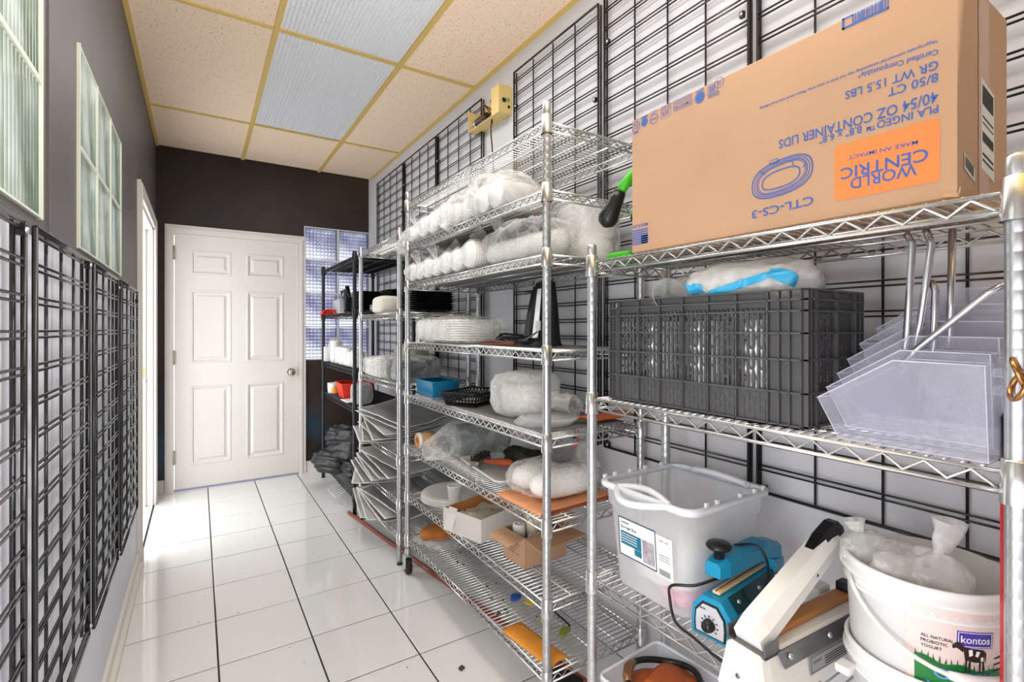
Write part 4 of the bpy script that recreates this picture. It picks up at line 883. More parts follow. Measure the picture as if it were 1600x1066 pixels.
# --- things at the right edge
rb2 = thing('tall_bottle', 'tall red bottle with a black top half hidden behind the nearest post', 'bottle', (1.0, .206, .592)); mb = MB(); mb.lathe([(.001, 0), (.019, 0), (.021, .006), (.021, .42), (.017, .45), (.001, .45)], 24); mb.build('body', mat('signal red', (196, 20, 36), .35), rb2)
mb = MB(); mb.lathe([(.018, .445), (.021, .45), (.021, .55), (.014, .56), (.001, .56)], 20); mb.build('cap', BLACKP, rb2)
BRZ = mat('bronze ring', (176, 128, 78), .22, .9)
br = thing('ring_pair', 'pair of linked bronze rings hung on the nearest post', 'ring', (.888, .184, 1.208))
for k, (rt, dz) in enumerate((((R(70), R(25), 0), .006), ((R(110), R(-20), .4), -.010))):
    mb = MB(); mb.tube([Euler(rt).to_matrix() @ V((.019 * cos(2 * pi * q / 28), .019 * sin(2 * pi * q / 28), 0)) + V((0, 0, dz)) for q in range(28)], .0034, 8, closed=True); mb.build('ring', BRZ, br)

# ============================================================= TALL RACK
CUPW = mat('white cup plastic', (244, 244, 242), .35)
def sleeve_bag(label, x, y, z, r, ln, grp, seed, rz=0, tl=None, fm=None, pitch=.011):
    """a sleeve of nested white cups lying in a clear bag; axis along +x, mouth towards the aisle"""
    t = thing('cup_sleeve', label, 'cups', (x, y, z + r * 1.12), rz, grp)
    prof = [(.001, .0), (r * .80, .0), (r * .86, .006)]; s = .012
    while s < ln - .01: prof += [(r * .94, s), (r * 1.0, s + .002), (r * .9, s + .005)]; s += pitch
    prof += [(r * .9, ln), (.001, ln)]
    MB().lathe(prof, 20, (0, 0, 0), (0, pi / 2, 0)).build('cups', CUPW, t)
    mb = MB(); rings = []; n = 22
    for i in range(17):
        f = i / 16; xx = -.035 + (ln + .05) * f; rr_ = r * 1.10 * min(1, .25 + 6 * f, .2 + 5 * (1 - f))
        rings.append([V((xx, rr_ * cos(2 * pi * k / n) * (1 + .16 * noise.noise(V((k * .8, i * .7, seed)))), rr_ * sin(2 * pi * k / n) * (1 + .18 * noise.noise(V((k * .9, i * .6, seed + 9)))))) for k in range(n)])
    mb.loft(rings, True, True)
    if tl: tail(mb, (-.03, 0, 0), tl, .012, .035, seed)
    if seed % 2: tail(mb, (ln * .35, r * .3, r * .8), (ln * .25 - .03, r * .7, r * 1.9), .018, .05, seed + 4)
    mb.build('plastic_bag', fm or FILM, t); return t
Z3, Z2 = 1.512, 1.716
ord_ = ['first', 'second', 'third', 'fourth', 'fifth', 'sixth', 'seventh', 'eighth']
g3 = 'bagged cup sleeves on the third shelf of the tall rack'
for k, (y, r, sd) in enumerate([(2.425, .047, 1), (2.325, .043, 2), (2.225, .048, 3), (2.125, .043, 4), (2.02, .050, 5), (1.91, .050, 6), (1.79, .058, 7)]):
    sleeve_bag('bagged white cup sleeve, %s from the far end, third shelf of the tall rack' % ord_[k], .925, y, Z3, r, .33, g3, sd, random.uniform(-.05, .05), (-.05, .02, .07) if k in (2, 4) else None)
sleeve_bag('long bagged sleeve of white cups lying lengthways on the third shelf beside the near post', 1.0, 1.70, Z3, .046, .40, g3, 8, R(-86), None)
t = thing('plastic_bag', 'open clear bag with a tall peaked corner over the long sleeve on the third shelf', 'bag', (1.03, 1.52, Z3 + .085)); mb = MB(); blob(mb, (0, 0, 0), (.2, .44, .15), .9, .28, 9, 5, 64, 38, .9); tail(mb, (-.02, .14, .05), (-.05, .17, .15), .03, .05, 3); mb.build('bag_skin', FILM, t)
g2 = 'bagged cup sleeves on the second shelf of the tall rack'
for k, (y, r, sd) in enumerate([(2.43, .042, 11), (2.27, .050, 12), (2.16, .052, 13), (2.03, .058, 14)]):
    sleeve_bag('bagged white cup sleeve, %s from the far end, second shelf of the tall rack' % ord_[k], .925, y, Z2, r, .32, g2, sd, 0, (-.05, .03, .06) if k == 1 else ((-.06, .01, -.10) if k == 0 else None))
for k, (c, d, sd, lb) in enumerate([((1.04, 1.91, Z2 + .075), (.25, .20, .15), 3, 'cloudy bag of bowls in the middle of the second shelf of the tall rack'), ((1.05, 1.74, Z2 + .085), (.25, .22, .17), 4, 'crinkled clear bag of bowls right of the cloudy bag on the second shelf'), ((1.0, 1.60, Z2 + .07), (.16, .26, .14), 6, 'crinkled clear bag of bowls beside the near post on the second shelf')]):
    t = thing('bag_of_bowls', lb, 'bag', c, 0, 'bags of bowls on the second shelf'); mb = MB()
    blob(mb, (0, 0, 0), d, .8, .22, 11, sd, 60, 36, .95); tail(mb, (-.1, .03, -.02), (-.13, .05, -.09 if k == 0 else .02), .012, .035, sd); mb.build('bag_skin', FILM, t)
    mb = MB()
    for yy in (-.045, .05): mb.lathe([(.001, 0), (.045, .001)] + [(.045 + .01 * (q % 2), .006 * q + .004) for q in range(30)] + [(.001, .186)], 18, (-.09, yy, -.018), (0, pi / 2, 0))
    o = mb.build('bowl_stacks', CUPW, t); o['kind'] = 'stuff'
t = thing('beige_pillow_pack', 'beige padded pack behind the clear bags at the near end of the second shelf', 'pack', (1.12, 1.70, Z2 + .08)); mb = MB(); blob(mb, (0, 0, 0), (.17, .30, .13), .9, .06, 7, 5, 30, 18, .95); mb.build('pack_body', mat('beige paper', (206, 186, 158), .6), t)
t = thing('olive_carton', 'open olive brown carton at the back of the second shelf of the tall rack', 'box', (1.22, 2.08, Z2), .15); mb = MB(); open_box(mb, .15, .19, .13, .003); mb.build('carton_wall', mat('olive card', (140, 118, 62), .7, var=.05), t); MB().box((-.01, -.10, .15), (.15, .003, .09), (-.5, 0, 0)).build('flap', mat('olive card', (140, 118, 62), .7), t)
# white pail in a bag on the third shelf
t = thing('white_pail', 'white plastic pail wrapped in clear film behind the black grip of the press', 'pail', (1.2, 1.385, Z3)); mb = MB(); mb.lathe([(.001, 0), (.092, 0), (.094, .004), (.098, .07), (.088, .082), (.094, .10), (.105, .20), (.109, .202), (.109, .212), (.102, .212), (.09, .10), (.001, .09)], 40); mb.build('pail_wall', WHITEPL, t)
mb = MB(); blob(mb, (0, .02, .112), (.232, .25, .232), .62, .10, 12, 3, 40, 24, 1); mb.build('film_wrap', FILM, t)

# shelf four
Z4 = 1.207
t = thing('foam_container_pack', 'clear bag of white foam containers on the fourth shelf of the tall rack', 'food containers', (1.03, 2.12, Z4)); mb = MB(); blob(mb, (0, 0, .062), (.23, .58, .125), .6, .09, 10, 6, 60, 34, .95); tail(mb, (-.02, -.28, .07), (.05, -.37, .09), .03, .05, 2); tail(mb, (-.03, .28, .07), (-.05, .33, .12), .02, .04, 4); mb.build('plastic_bag', FILM, t)
for y in (.235, .135): mb = MB(); mb.lathe([(.001, 0), (.045, .001)] + [(.046 + .008 * (q % 2), .006 * q + .004) for q in range(24)] + [(.001, .15)], 20, (-.09, y, .06), (0, pi / 2, 0)); mb.build('bowl_stack', CUPW, t)
for y, w_ in ((.0, .12), (-.15, .14)):
    mb = MB()
    for q in range(9): mb.rbox((-.0, y, .018 + .0105 * q), (.19, w_, .009), .015)
    mb.build('tray_stack', FOAM, t)
t = thing('wooden_tongs', 'dark red brown wooden tongs lying on the edge of the fourth shelf', 'tongs', (.945, 1.585, Z4)); mb = MB(); mb.tube(spl([(.0, .12, .012), (.0, .06, .018), (.005, 0, .016), (.01, -.10, .012)]), [.004] * 3 + [.006] * 16, 8); mb.build('upper_arm', mat('dark red wood', (98, 46, 32), .4), t); mb = MB(); mb.tube(spl([(.0, .12, .006), (-.01, .05, .006), (-.01, 0, .008), (.01, -.10, .008)]), .0055, 8); mb.build('lower_arm', mat('dark red wood', (98, 46, 32), .4), t)
t = thing('black_stand', 'tall black tapered plastic holder with a silver strip standing on the fourth shelf', 'holder', (1.12, 1.545, Z4)); mb = MB()
def hr(z, w_, d_, b_): return [V((-d_ + b_, -w_, z)), V((d_ + b_, -w_ * .9, z)), V((d_ + b_, w_ * .9, z)), V((-d_ + b_, w_, z)), V((-d_ * .6 + b_, w_ * .55, z)), V((-d_ * .6 + b_, -w_ * .55, z))]
mb.loft([hr(0, .070, .05, 0), hr(.02, .064, .046, 0), hr(.12, .052, .04, .005), hr(.2, .040, .034, .01), hr(.245, .028, .026, .02), hr(.255, .012, .014, .03)], True, True); mb.build('shell', mat('dark olive black plastic', (38, 38, 36), .28), t)
mb = MB(); mb.loft([[V((-.034, y, .03)) for y in (-.02, .018)] + [V((-.030, .018, .03)), V((-.030, -.02, .03))], [V((-.012, y, .22)) for y in (-.014, .012)] + [V((-.008, .012, .22)), V((-.008, -.014, .22))]], True, True, smooth=False); mb.build('silver_strip', STEEL, t); MB().bb((-.056, -.062, .06), (-.050, -.035, .095)).build('white_sticker', STICKER, t)
MB().rod((-.01, .03, .21), (-.03, .085, .212), .003).build('side_peg', BLACKP, t)
t = thing('cable_coil', 'tangle of black cable beside the black tapered holder', 'cable', (1.06, 1.66, Z4 + .004)); mb = MB(); random.seed(5)
P = [(.05 * cos(k * .9) * (1 + .3 * random.random()), .06 * sin(k * .9) * (1 + .4 * random.random()), .006 + .035 * random.random()) for k in range(26)]; mb.tube(spl(P, 5), .0042, 7); mb.build('cable_strand', BLACKP, t); MB().tube(spl([(-.05, .02, .008), (0, -.08, .02), (.02, -.14, .05)]), .004, 7).build('cable_end', mat('grey cable', (110, 110, 110), .4), t)

# shelf five
Z5 = .932
t = thing('shelf_mat', 'speckled grey mesh mat lying on the fifth shelf of the tall rack', 'mat', (1.13, 1.76, Z5)); MAT_ = mat('speckled grey mesh', (146, 144, 138), .7, rgb2=(70, 70, 66), vscale=260); mb = MB(); mb.grid(lambda u, v: V(((u - .5) * .37, (v - .5) * .92, .0015 + .003 * noise.noise(V((u * 4, v * 9, 1))))), 8, 18); mb.build('mesh', MAT_, t, solid=.002)
t = thing('blue_basket', 'turquoise blue plastic basket at the far end of the fifth shelf of the tall rack', 'basket', (1.03, 2.33, Z5 + .002)); BB = mat('turquoise plastic', (30, 132, 178), .3)
mb = MB(); open_box(mb, .15, .22, .078, .0025, .88); mb.build('basket_wall', BB, t); mb = MB(); mb.tube(rr(.154, .224, .012, .078, 3), .004, 6, closed=True)
mb.build('rim', BB, t); mb = MB()
for k in range(7): mb.bb((-.06 + .018 * k, -.1085, .02), (-.056 + .018 * k, -.104, .07))
for k in range(10): mb.bb((-.0735, -.09 + .019 * k, .02), (-.069, -.086 + .019 * k, .07))
mb.build('wall_ribs', BB, t)
t = thing('black_basket', 'shallow black lattice basket with paper in it on the fifth shelf of the tall rack', 'basket', (1.05, 1.985, Z5 + .004), R(28)); mb = MB()
for z, s in ((.002, .84), (.028, .93), (.055, 1.0)): mb.tube(rr(.25 * s, .19 * s, .02, z, 4), .0036 if z < .05 else .0055, 6, closed=True)
lo, hi = rr(.25 * .84, .19 * .84, .02, .002, 4), rr(.25, .19, .02, .055, 4)
def edge_pts(r_, n):
    L_ = [0]; 
    for i in range(len(r_)): L_.append(L_[-1] + (r_[(i + 1) % len(r_)] - r_[i]).length)
    o = []
    for k in range(n):
        s = L_[-1] * k / n; i = max(j for j in range(len(r_)) if L_[j] <= s); o.append(r_[i].lerp(r_[(i + 1) % len(r_)], (s - L_[i]) / (L_[i + 1] - L_[i])))
    return o
A_, B_ = edge_pts(lo, 44), edge_pts(hi, 44)
for k in range(44): mb.rod(A_[k], B_[(k + 1) % 44], .0026, 5); mb.rod(A_[k], B_[k - 1], .0026, 5)
for k in range(-4, 5): mb.rod((k * .022, -.075, .003), (k * .022, .075, .003), .002, 4)
mb.build('lattice', BLACKP, t); MB().box((0, 0, .012), (.17, .11, .003), (0, .03, .2)).build('paper_sheet', PAPER, t)
t = thing('white_dish', 'small white foam dish behind the blue basket', 'dish', (1.2, 2.28, Z5 + .003)); mb = MB(); mb.lathe([(.001, 0), (.06, 0), (.075, .02), (.072, .022), (.058, .004), (.001, .003)], 28); mb.build('dish', FOAM, t)
t = thing('plastic_bag', 'big cloudy clear bag standing on the fifth shelf next to the near post', 'bag', (1.09, 1.615, Z5 + .085)); mb = MB(); blob(mb, (0, 0, 0), (.22, .25, .175), .62, .11, 8, 12, 60, 40, .97, .3); tail(mb, (.06, -.1, -.02), (.1, -.19, -.03), .06, .07, 5); mb.build('bag_skin', FILMW, t)
mb = MB(); blob(mb, (.0, .0, -.02), (.15, .18, .11), .6, .05, 8, 2, 20, 12, .95); mb.build('white_contents', FOAM, t)
random.seed(21)
for k in range(4):
    t = thing('plastic_lid', 'clear plastic lid, %s of the flat stack on the fifth shelf' % ['lowest', 'second lowest', 'second highest', 'topmost'][k], 'lid', (1.05 + .006 * k, 1.44 - .004 * k, Z5 + .003 + .006 * k), 0, 'clear lids on the fifth shelf'); mb = MB(); mb.lathe([(.001, .008), (.08, .008), (.088, .002), (.105, 0), (.108, .003), (.104, .005), (.09, .006)], 32, (0, 0, 0)); mb.build('lid_disc', CLEARP, t)  # flat stack of clear plastic lids
mb = MB(); mb.grid(lambda u, v: V(((u - .5) * .22, (v - .5) * .07, .012 + .012 * cos((v - .5) * 3) + .004 * noise.noise(V((u * 9, v * 5, 0))))), 14, 8); o = mb.build('clay_tile', RUST, None, (1.25, 1.335, Z5 + .006), solid=.008); o.rotation_euler = (0, 0, R(4)); tag(o, 'narrow orange brown curved clay tile at the near end of the fifth shelf', 'tile')

# shelf six
Z6 = .667
t = thing('lid_sleeve', 'clear bag with a grey green sleeve of lids lying across the sixth shelf', 'bagged lids', (1.06, 2.085, Z6)); mb = MB(); mb.lathe([(.001, 0)] + [(.074 + .003 * (q % 2), .006 * q + .002) for q in range(46)] + [(.001, .28)], 28, (-.06, 0, .083), (0, pi / 2, 0)); mb.build('lids', mat('grey green lids', (128, 138, 134), .3, alpha=.8), t)
mb = MB(); n = 26; rings = []
for i in range(22):
    f = i / 21; xx = -.20 + .44 * f; ra = .088 * min(1, .42 + 1.9 * f, .3 + 8 * (1 - f)); am_ = .30 * max(0, 1 - f * 2.6) + .05
    rings.append([V((xx, ra * cos(2 * pi * k / n) * (1 + am_ * noise.noise(V((k * .9, i * .8, 3)))), .084 - (.03 * max(0, 1 - f * 3)) + ra * sin(2 * pi * k / n) * (1 + am_ * noise.noise(V((k * .8, i * .9, 8)))))) for k in range(n)])
mb.loft(rings, True, True); mb.build('plastic_bag', FILM, t)
t = thing('kraft_roll', 'short brown paper roll at the far end of the sixth shelf', 'roll', (.955, 2.365, Z6)); mb = MB(); mb.lathe([(.02, 0), (.036, 0), (.037, .09), (.02, .09), (.02, 0)], 24, (-.02, 0, .038), (0, pi / 2, 0)); mb.build('roll_body', KRAFT, t); MB().lathe([(.037, 0), (.0385, .001), (.0385, .02), (.037, .02)], 24, (-.02, 0, .038), (0, pi / 2, 0)).build('white_band', PAPER, t)
t = thing('white_tray', 'white plastic tray with a grill brush in it on the sixth shelf', 'tray', (1.085, 1.79, Z6 + .002), R(-6)); mb = MB(); mb.loft([rr(.19, .37, .02, .004), rr(.21, .39, .025, .024), rr(.235, .415, .03, .026), rr(.237, .417, .03, .022), rr(.215, .395, .025, .018), rr(.19, .37, .02, 0)], True, True); mb.build('tray_body', WHITEPL, t)
t = thing('grill_brush', 'grill brush with an orange wooden handle and dark bristles lying in the white tray', 'brush', (1.03, 1.87, Z6 + .022), R(-55)); mb = MB(); mb.rbox((0, 0, .014), (.04, .13, .022), .004); mb.build('brush_head', mat('brushed steel', (150, 146, 140), .4, .7), t)
mb = MB(); random.seed(9)
for i in range(5):
    for j in range(15):
        x, y = -.016 + .008 * i, -.06 + .0086 * j; mb.rod((x, y, .024), (x + random.uniform(-.005, .005), y + random.uniform(-.005, .005), .045), .0021, 4)
o = mb.build('bristles', mat('dark bristle', (40, 40, 38), .6), t); o['kind'] = 'stuff'
mb = MB(); mb.tube(spl([(.015, 0, .014), (.05, .003, .013), (.085, .006, .014), (.12, .009, .015), (.15, .011, .014)], 5), [.009, .009, .009, .009, .009, .010, .011, .012, .013, .014, .015, .0155, .016, .0165, .017, .0165, .016, .015, .0135, .010, .004], 14); mb.build('handle', mat('orange red wood', (196, 92, 54), .4, var=.1, vscale=30), t)
t = thing('herb_bag', 'dark bag of dried leaves behind the white tray', 'bag', (1.235, 1.80, Z6 + .032)); mb = MB(); blob(mb, (0, 0, 0), (.12, .26, .07), .8, .35, 22, 4, 44, 26, .95); mb.build('bag_body', mat('dark herb', (62, 60, 44), .5, rgb2=(24, 24, 22), vscale=45, bump=.6, bscale=90), t)
t = thing('wooden_board', 'orange brown board under the bag of white rolls on the sixth shelf', 'board', (1.085, 1.415, Z6), R(3)); mb = MB(); mb.rbox((0, 0, .008), (.34, .255, .014), .012); mb.build('board', mat('peach wood', (218, 150, 104), .5, var=.08, vscale=8, stretch=(1, 6, 6)), t); mb = MB(); mb.bb((-.165, -.1285, .002), (.165, -.1265, .013)); mb.build('red_edge', mat('red brown edge', (150, 70, 42), .5), t)
t = thing('bread_roll_bag', 'clear bag of white rolls with a barcode on the orange brown board', 'bag', (1.09, 1.43, Z6 + .018))
for y in (.056, -.054): mb = MB(); blob(mb, (-.0, y, .05), (.27, .105, .1), .85, .06, 9, 3 + y * 10, 30, 18, .95); mb.build('white_roll', FOAM, t)
mb = MB(); blob(mb, (0, 0, .056), (.32, .235, .118), .72, .12, 10, 15, 48, 28, .95); mb.build('plastic_bag', FILM, t)
mb = MB()
def bq(y0, y1, x0, x1): mb.add([(x0, y0, .1175), (x1, y0, .117), (x1, y1, .117), (x0, y1, .1175)], [(0, 1, 2, 3)])
for k in range(9): bq(-.01 - .0062 * k, -.0135 - .0062 * k - .001 * (k % 3), -.03, .03)
mb.build('barcode', mat('grey barcode', (84, 80, 76), .6), t)
t = thing('orange_handle_tool', 'thin tool with an orange handle sticking up behind the near post above the rolls', 'tool', (1.27, 1.60, Z6)); MB().rbox((0, .06, .02), (.05, .10, .004), .01).build('blade', STEEL, t); mb = MB(); mb.tube([(0, .02, .022), (0, -.02, .055), (-.005, -.055, .085)], [.007, .008, .008], 10); mb.build('handle', mat('orange red wood', (196, 92, 54), .4), t)
t = thing('twist_tie_bag', 'clear film twist with a red tie above the bag of white rolls', 'plastic film', (1.2, 1.41, Z6 + .16)); mb = MB(); tail(mb, (0, 0, .085), (0, -.03, -.06), .012, .07, 4); mb.build('film_twist', FILM, t); MB().tube(spl([(-.01, .0, .085), (-.02, -.01, .06), (-.015, -.005, .03), (-.03, .01, .0)]), .004, 6).build('tie', mat('red tie', (196, 60, 50), .5), t)

# shelf seven
Z7 = .416
for k in range(5):
    o = MB().lathe([(.001, 0), (.163, 0), (.166, .002), (.166, .004), (.163, .006), (.12, .0065), (.118, .0055), (.08, .0065), (.078, .0055), (.04, .0065), (.001, .006)], 64).build('cake_board', mat('off white board', (222, 220, 214), .5), None, (1.10 + .004 * (k % 2), 2.285 - .003 * k, Z7 + .0065 * k)); tag(o, 'round white cake board, %s of the stack on the seventh shelf' % ['lowest', 'second lowest', 'middle one', 'second highest', 'topmost'][k], 'cake board', 'round boards on the seventh shelf')
t = thing('white_cup', 'white paper cup standing on the round boards next to the white box', 'cup', (1.03, 2.13, Z7 + .034)); mb = MB(); mb.lathe([(.001, .001), (.027, 0), (.034, .075), (.036, .075), (.036, .079), (.033, .079), (.026, .004), (.001, .004)], 28); mb.build('cup_wall', PAPER, t)
t = thing('white_carton', 'open white carton with brown inside holding clear bags on the seventh shelf', 'box', (1.04, 1.865, Z7), R(17)); mb = MB(); open_box(mb, .26, .225, .095, .0035); mb.build('carton_wall', WHITEP, t)
mb = MB(); e = .004; a, b_, c = .13 - e, .1125 - e, .094
mb.add([(-a, -b_, .006), (a, -b_, .006), (a, b_, .006), (-a, b_, .006), (-a, -b_, c), (a, -b_, c), (a, b_, c), (-a, b_, c)], [(0, 1, 2, 3), (0, 4, 5, 1), (1, 5, 6, 2), (2, 6, 7, 3), (3, 7, 4, 0)]); mb.build('brown_lining', CARDIN, t)
mb = MB(); mb.grid(lambda u, v: V(((u - .5) * .245, (v - .5) * .21, .05 + .016 * noise.noise(V((u * 5, v * 5, 2))) + .012 * noise.noise(V((u * 14, v * 14, 2))))), 26, 24); mb.build('clear_bags', mat('cream film', (206, 200, 178), .25, var=.06, vscale=20), t)
MB().box((-.135, .06, .06), (.003, .05, .09), (0, .35, 0)).build('end_flap', WHITEP, t)
t = thing('brown_carton', 'open brown carton with flaps spread and label rolls inside on the seventh shelf', 'box', (1.075, 1.525, Z7), R(3)); cw2, cd2, chh = .20, .13, .11
mb = MB(); open_box(mb, cw2, cd2, chh, .003); mb.build('carton_wall', CARD, t)
mb = MB(); mb.loft([[(-cw2 / 2, -cd2 / 2, chh), (-cw2 / 2, cd2 / 2, chh), (-cw2 / 2, cd2 / 2, chh - .003), (-cw2 / 2, -cd2 / 2, chh - .003)], [(-cw2 / 2 - .075, -cd2 / 2 - .0, chh - .01), (-cw2 / 2 - .075, cd2 / 2 + .0, chh - .01), (-cw2 / 2 - .075, cd2 / 2, chh - .013), (-cw2 / 2 - .075, -cd2 / 2, chh - .013)]], True, True, smooth=False); mb.build('left_flap', CARD, t)
mb = MB(); mb.loft([[(-cw2 / 2, -cd2 / 2, chh), (cw2 / 2, -cd2 / 2, chh), (cw2 / 2, -cd2 / 2, chh - .003), (-cw2 / 2, -cd2 / 2, chh - .003)], [(-cw2 / 2 + .01, -cd2 / 2 - .075, chh - .022), (cw2 / 2 + .03, -cd2 / 2 - .08, chh - .012), (cw2 / 2 + .03, -cd2 / 2 - .08, chh - .015), (-cw2 / 2 + .01, -cd2 / 2 - .075, chh - .025)]], True, True, smooth=False); mb.build('front_flap', CARD, t)
mb = MB(); mb.loft([[(cw2 / 2, -cd2 / 2, chh), (cw2 / 2, cd2 / 2, chh), (cw2 / 2, cd2 / 2, chh - .003), (cw2 / 2, -cd2 / 2, chh - .003)], [(cw2 / 2 + .06, -cd2 / 2, chh + .03), (cw2 / 2 + .06, cd2 / 2, chh + .03), (cw2 / 2 + .06, cd2 / 2, chh + .027), (cw2 / 2 + .06, -cd2 / 2, chh + .027)]], True, True, smooth=False); mb.build('rear_flap', CARD, t)
mb = MB(); fx2 = -cw2 / 2 - .0008
for k, s in enumerate(('THERMAL LABELS', '2.25 X 1.25 IN', '12 ROLLS', 'CORE 1 IN')): text(mb, s, flat((fx2, .035, .072 - .012 * k), (0, -.07 + .012 * (k % 3), 0), (0, 0, .006)))
mb.build('black_lettering', mat('dark brown ink', (84, 58, 40), .7), t)
for k, (x, y, z, r_, h_, lb) in enumerate([(1.09, 1.565, Z7 + .05, .028, .10, 'tall cream label roll standing in the open brown carton'), (1.03, 1.57, Z7 + .03, .024, .085, 'white label roll with a dark core hole at the back left of the brown carton'), (1.135, 1.545, Z7 + .04, .026, .085, 'cream label roll behind the near post in the brown carton'), (1.065, 1.505, Z7 + .01, .030, .075, 'white label roll with black marks at the front of the brown carton')]):
    t = thing('label_roll', lb, 'roll', (x, y, z), 0, 'label rolls in the brown carton'); mb = MB(); mb.lathe([(.011, 0), (r_, 0), (r_, h_), (.011, h_), (.011, 0)], 28); mb.build('roll_body', PAPER if k != 0 else mat('cream roll', (232, 222, 198), .6), t); mb = MB(); mb.lathe([(.0112, h_ - .03), (.0112, h_ + .0005), (.0128, h_ + .0005)], 20); mb.build('core', BLACKP if k == 1 else KRAFT, t)
    if k == 3:
        mb = MB()
        for q in range(6): mb.box((.019 * cos(q), .019 * sin(q), h_ + .0006), (.009, .004, .0008), (0, 0, q * 1.7))
        mb.build('label_marks', INK, t)

# bottom shelf and floor beneath
Z8 = .191
mb = MB(); mb.grid(lambda u, v: V(((u - .5) * .085, (v - .5) * .25, .004 + .010 * cos((u - .5) * 3.0) * (1 - v * .4))), 8, 8); o = mb.build('padded_envelope', mat('orange kraft envelope', (226, 146, 46), .55, var=.05, vscale=12), None, (.968, 1.38, Z8), solid=.003); o.rotation_euler = (0, 0, R(6)); tag(o, 'orange yellow padded envelope on the bottom shelf by the near post', 'envelope')
mb = MB(); blob(mb, (0, 0, .035), (.26, .13, .07), .8, .10, 12, 4, 30, 18, .95); o = mb.build('paper_bundle', mat('brown paper bundle', (186, 112, 48), .6, var=.2, vscale=14, bump=.5), None, (1.08, 2.35, Z8)); tag(o, 'brown paper bundle at the far end of the bottom shelf of the tall rack', 'paper')
mb = MB(); blob(mb, (0, 0, .012), (.30, .22, .03), .8, .3, 16, 4, 30, 18, .95); o = mb.build('film_sheet', FILM, None, (1.1, 2.30, Z8 - .002)); tag(o, 'crinkled clear film under the brown paper bundle', 'plastic film')
for nm_, lb, col, c, d, sd in (('blue_wrapper', 'small crumpled blue wrapper on the bottom shelf of the tall rack', (34, 84, 160), (1.075, 1.66, Z8 + .006), (.05, .035, .014), 1), ('yellow_scrap', 'yellow scrap beside the blue wrapper on the bottom shelf', (220, 186, 60), (1.10, 1.60, Z8 + .004), (.03, .03, .008), 2), ('lime_scrap', 'lime yellow scrap behind the near post on the bottom shelf', (206, 206, 50), (1.08, 1.475, Z8 + .004), (.03, .02, .008), 3), ('leaf_scrap', 'green leaf scrap near the front right of the bottom shelf', (128, 150, 50), (1.10, 1.38, Z8 + .005), (.055, .03, .01), 5)):
    o = MB(); blob(o, (0, 0, 0), d, .8, .4, 50, sd, 18, 10, .9, .5); o = o.build(nm_, mat(nm_, col, .5), None, c); tag(o, lb, 'scrap')
o = MB().tube(spl([(1.15, 1.52, Z8 + .004), (1.14, 1.47, Z8 + .006), (1.14, 1.42, Z8 + .004), (1.135, 1.395, Z8 + .005)]), .0042, 8).build('cable_piece', mat('banded cable', (36, 36, 36), .5), None); tag(o, 'short black cable piece on the bottom shelf of the tall rack', 'cable')
random.seed(31)
mb = MB()
for k in range(26): mb.box((random.uniform(.95, 1.3), random.uniform(1.5, 2.4), Z8 + .002), (random.uniform(.004, .014), random.uniform(.003, .008), .003), (0, 0, random.random() * 3))
o = mb.build('dry_crumbs', mat('dark crumb', (58, 56, 40), .8)); tag(o, 'dark dry crumbs scattered on the bottom shelf of the tall rack', 'crumbs', kind='stuff')
mb = MB()
for k in range(14): mb.box((random.uniform(.0, .8), random.uniform(1.7, 3.9), .0008), (random.uniform(.002, .005), random.uniform(.002, .004), .0016), (0, 0, random.random() * 3))
mb.box((.83, 1.655, .004), (.02, .016, .008), (.2, .1, .5)); o = mb.build('floor_crumbs', mat('brown crumb', (84, 64, 58), .8)); tag(o, 'tiny brown crumbs scattered on the white floor tiles', 'crumbs', kind='stuff')
pd = V((1.175 - .872, 1.27 - 3.458, 0)); o = MB().tube([(0, 0, .012), (pd.x, pd.y, .012)], .0115, 12).build('wooden_pole', mat('red brown varnish', (140, 62, 42), .35, var=.1, vscale=30), None, (.872, 3.458, 0)); tag(o, 'long red brown wooden pole lying on the floor under the racks', 'pole')
t = thing('dustpan', 'small black dustpan with yellow bits on the floor under the tall rack', 'dustpan', (1.10, 1.385, 0), R(20)); MB().rbox((0, 0, .014), (.09, .12, .024), .012).build('pan', BLACKP, t); MB().rbox((.02, -.085, .016), (.03, .05, .014), .006).build('handle', mat('yellow plastic', (222, 196, 60), .4), t)
MB()

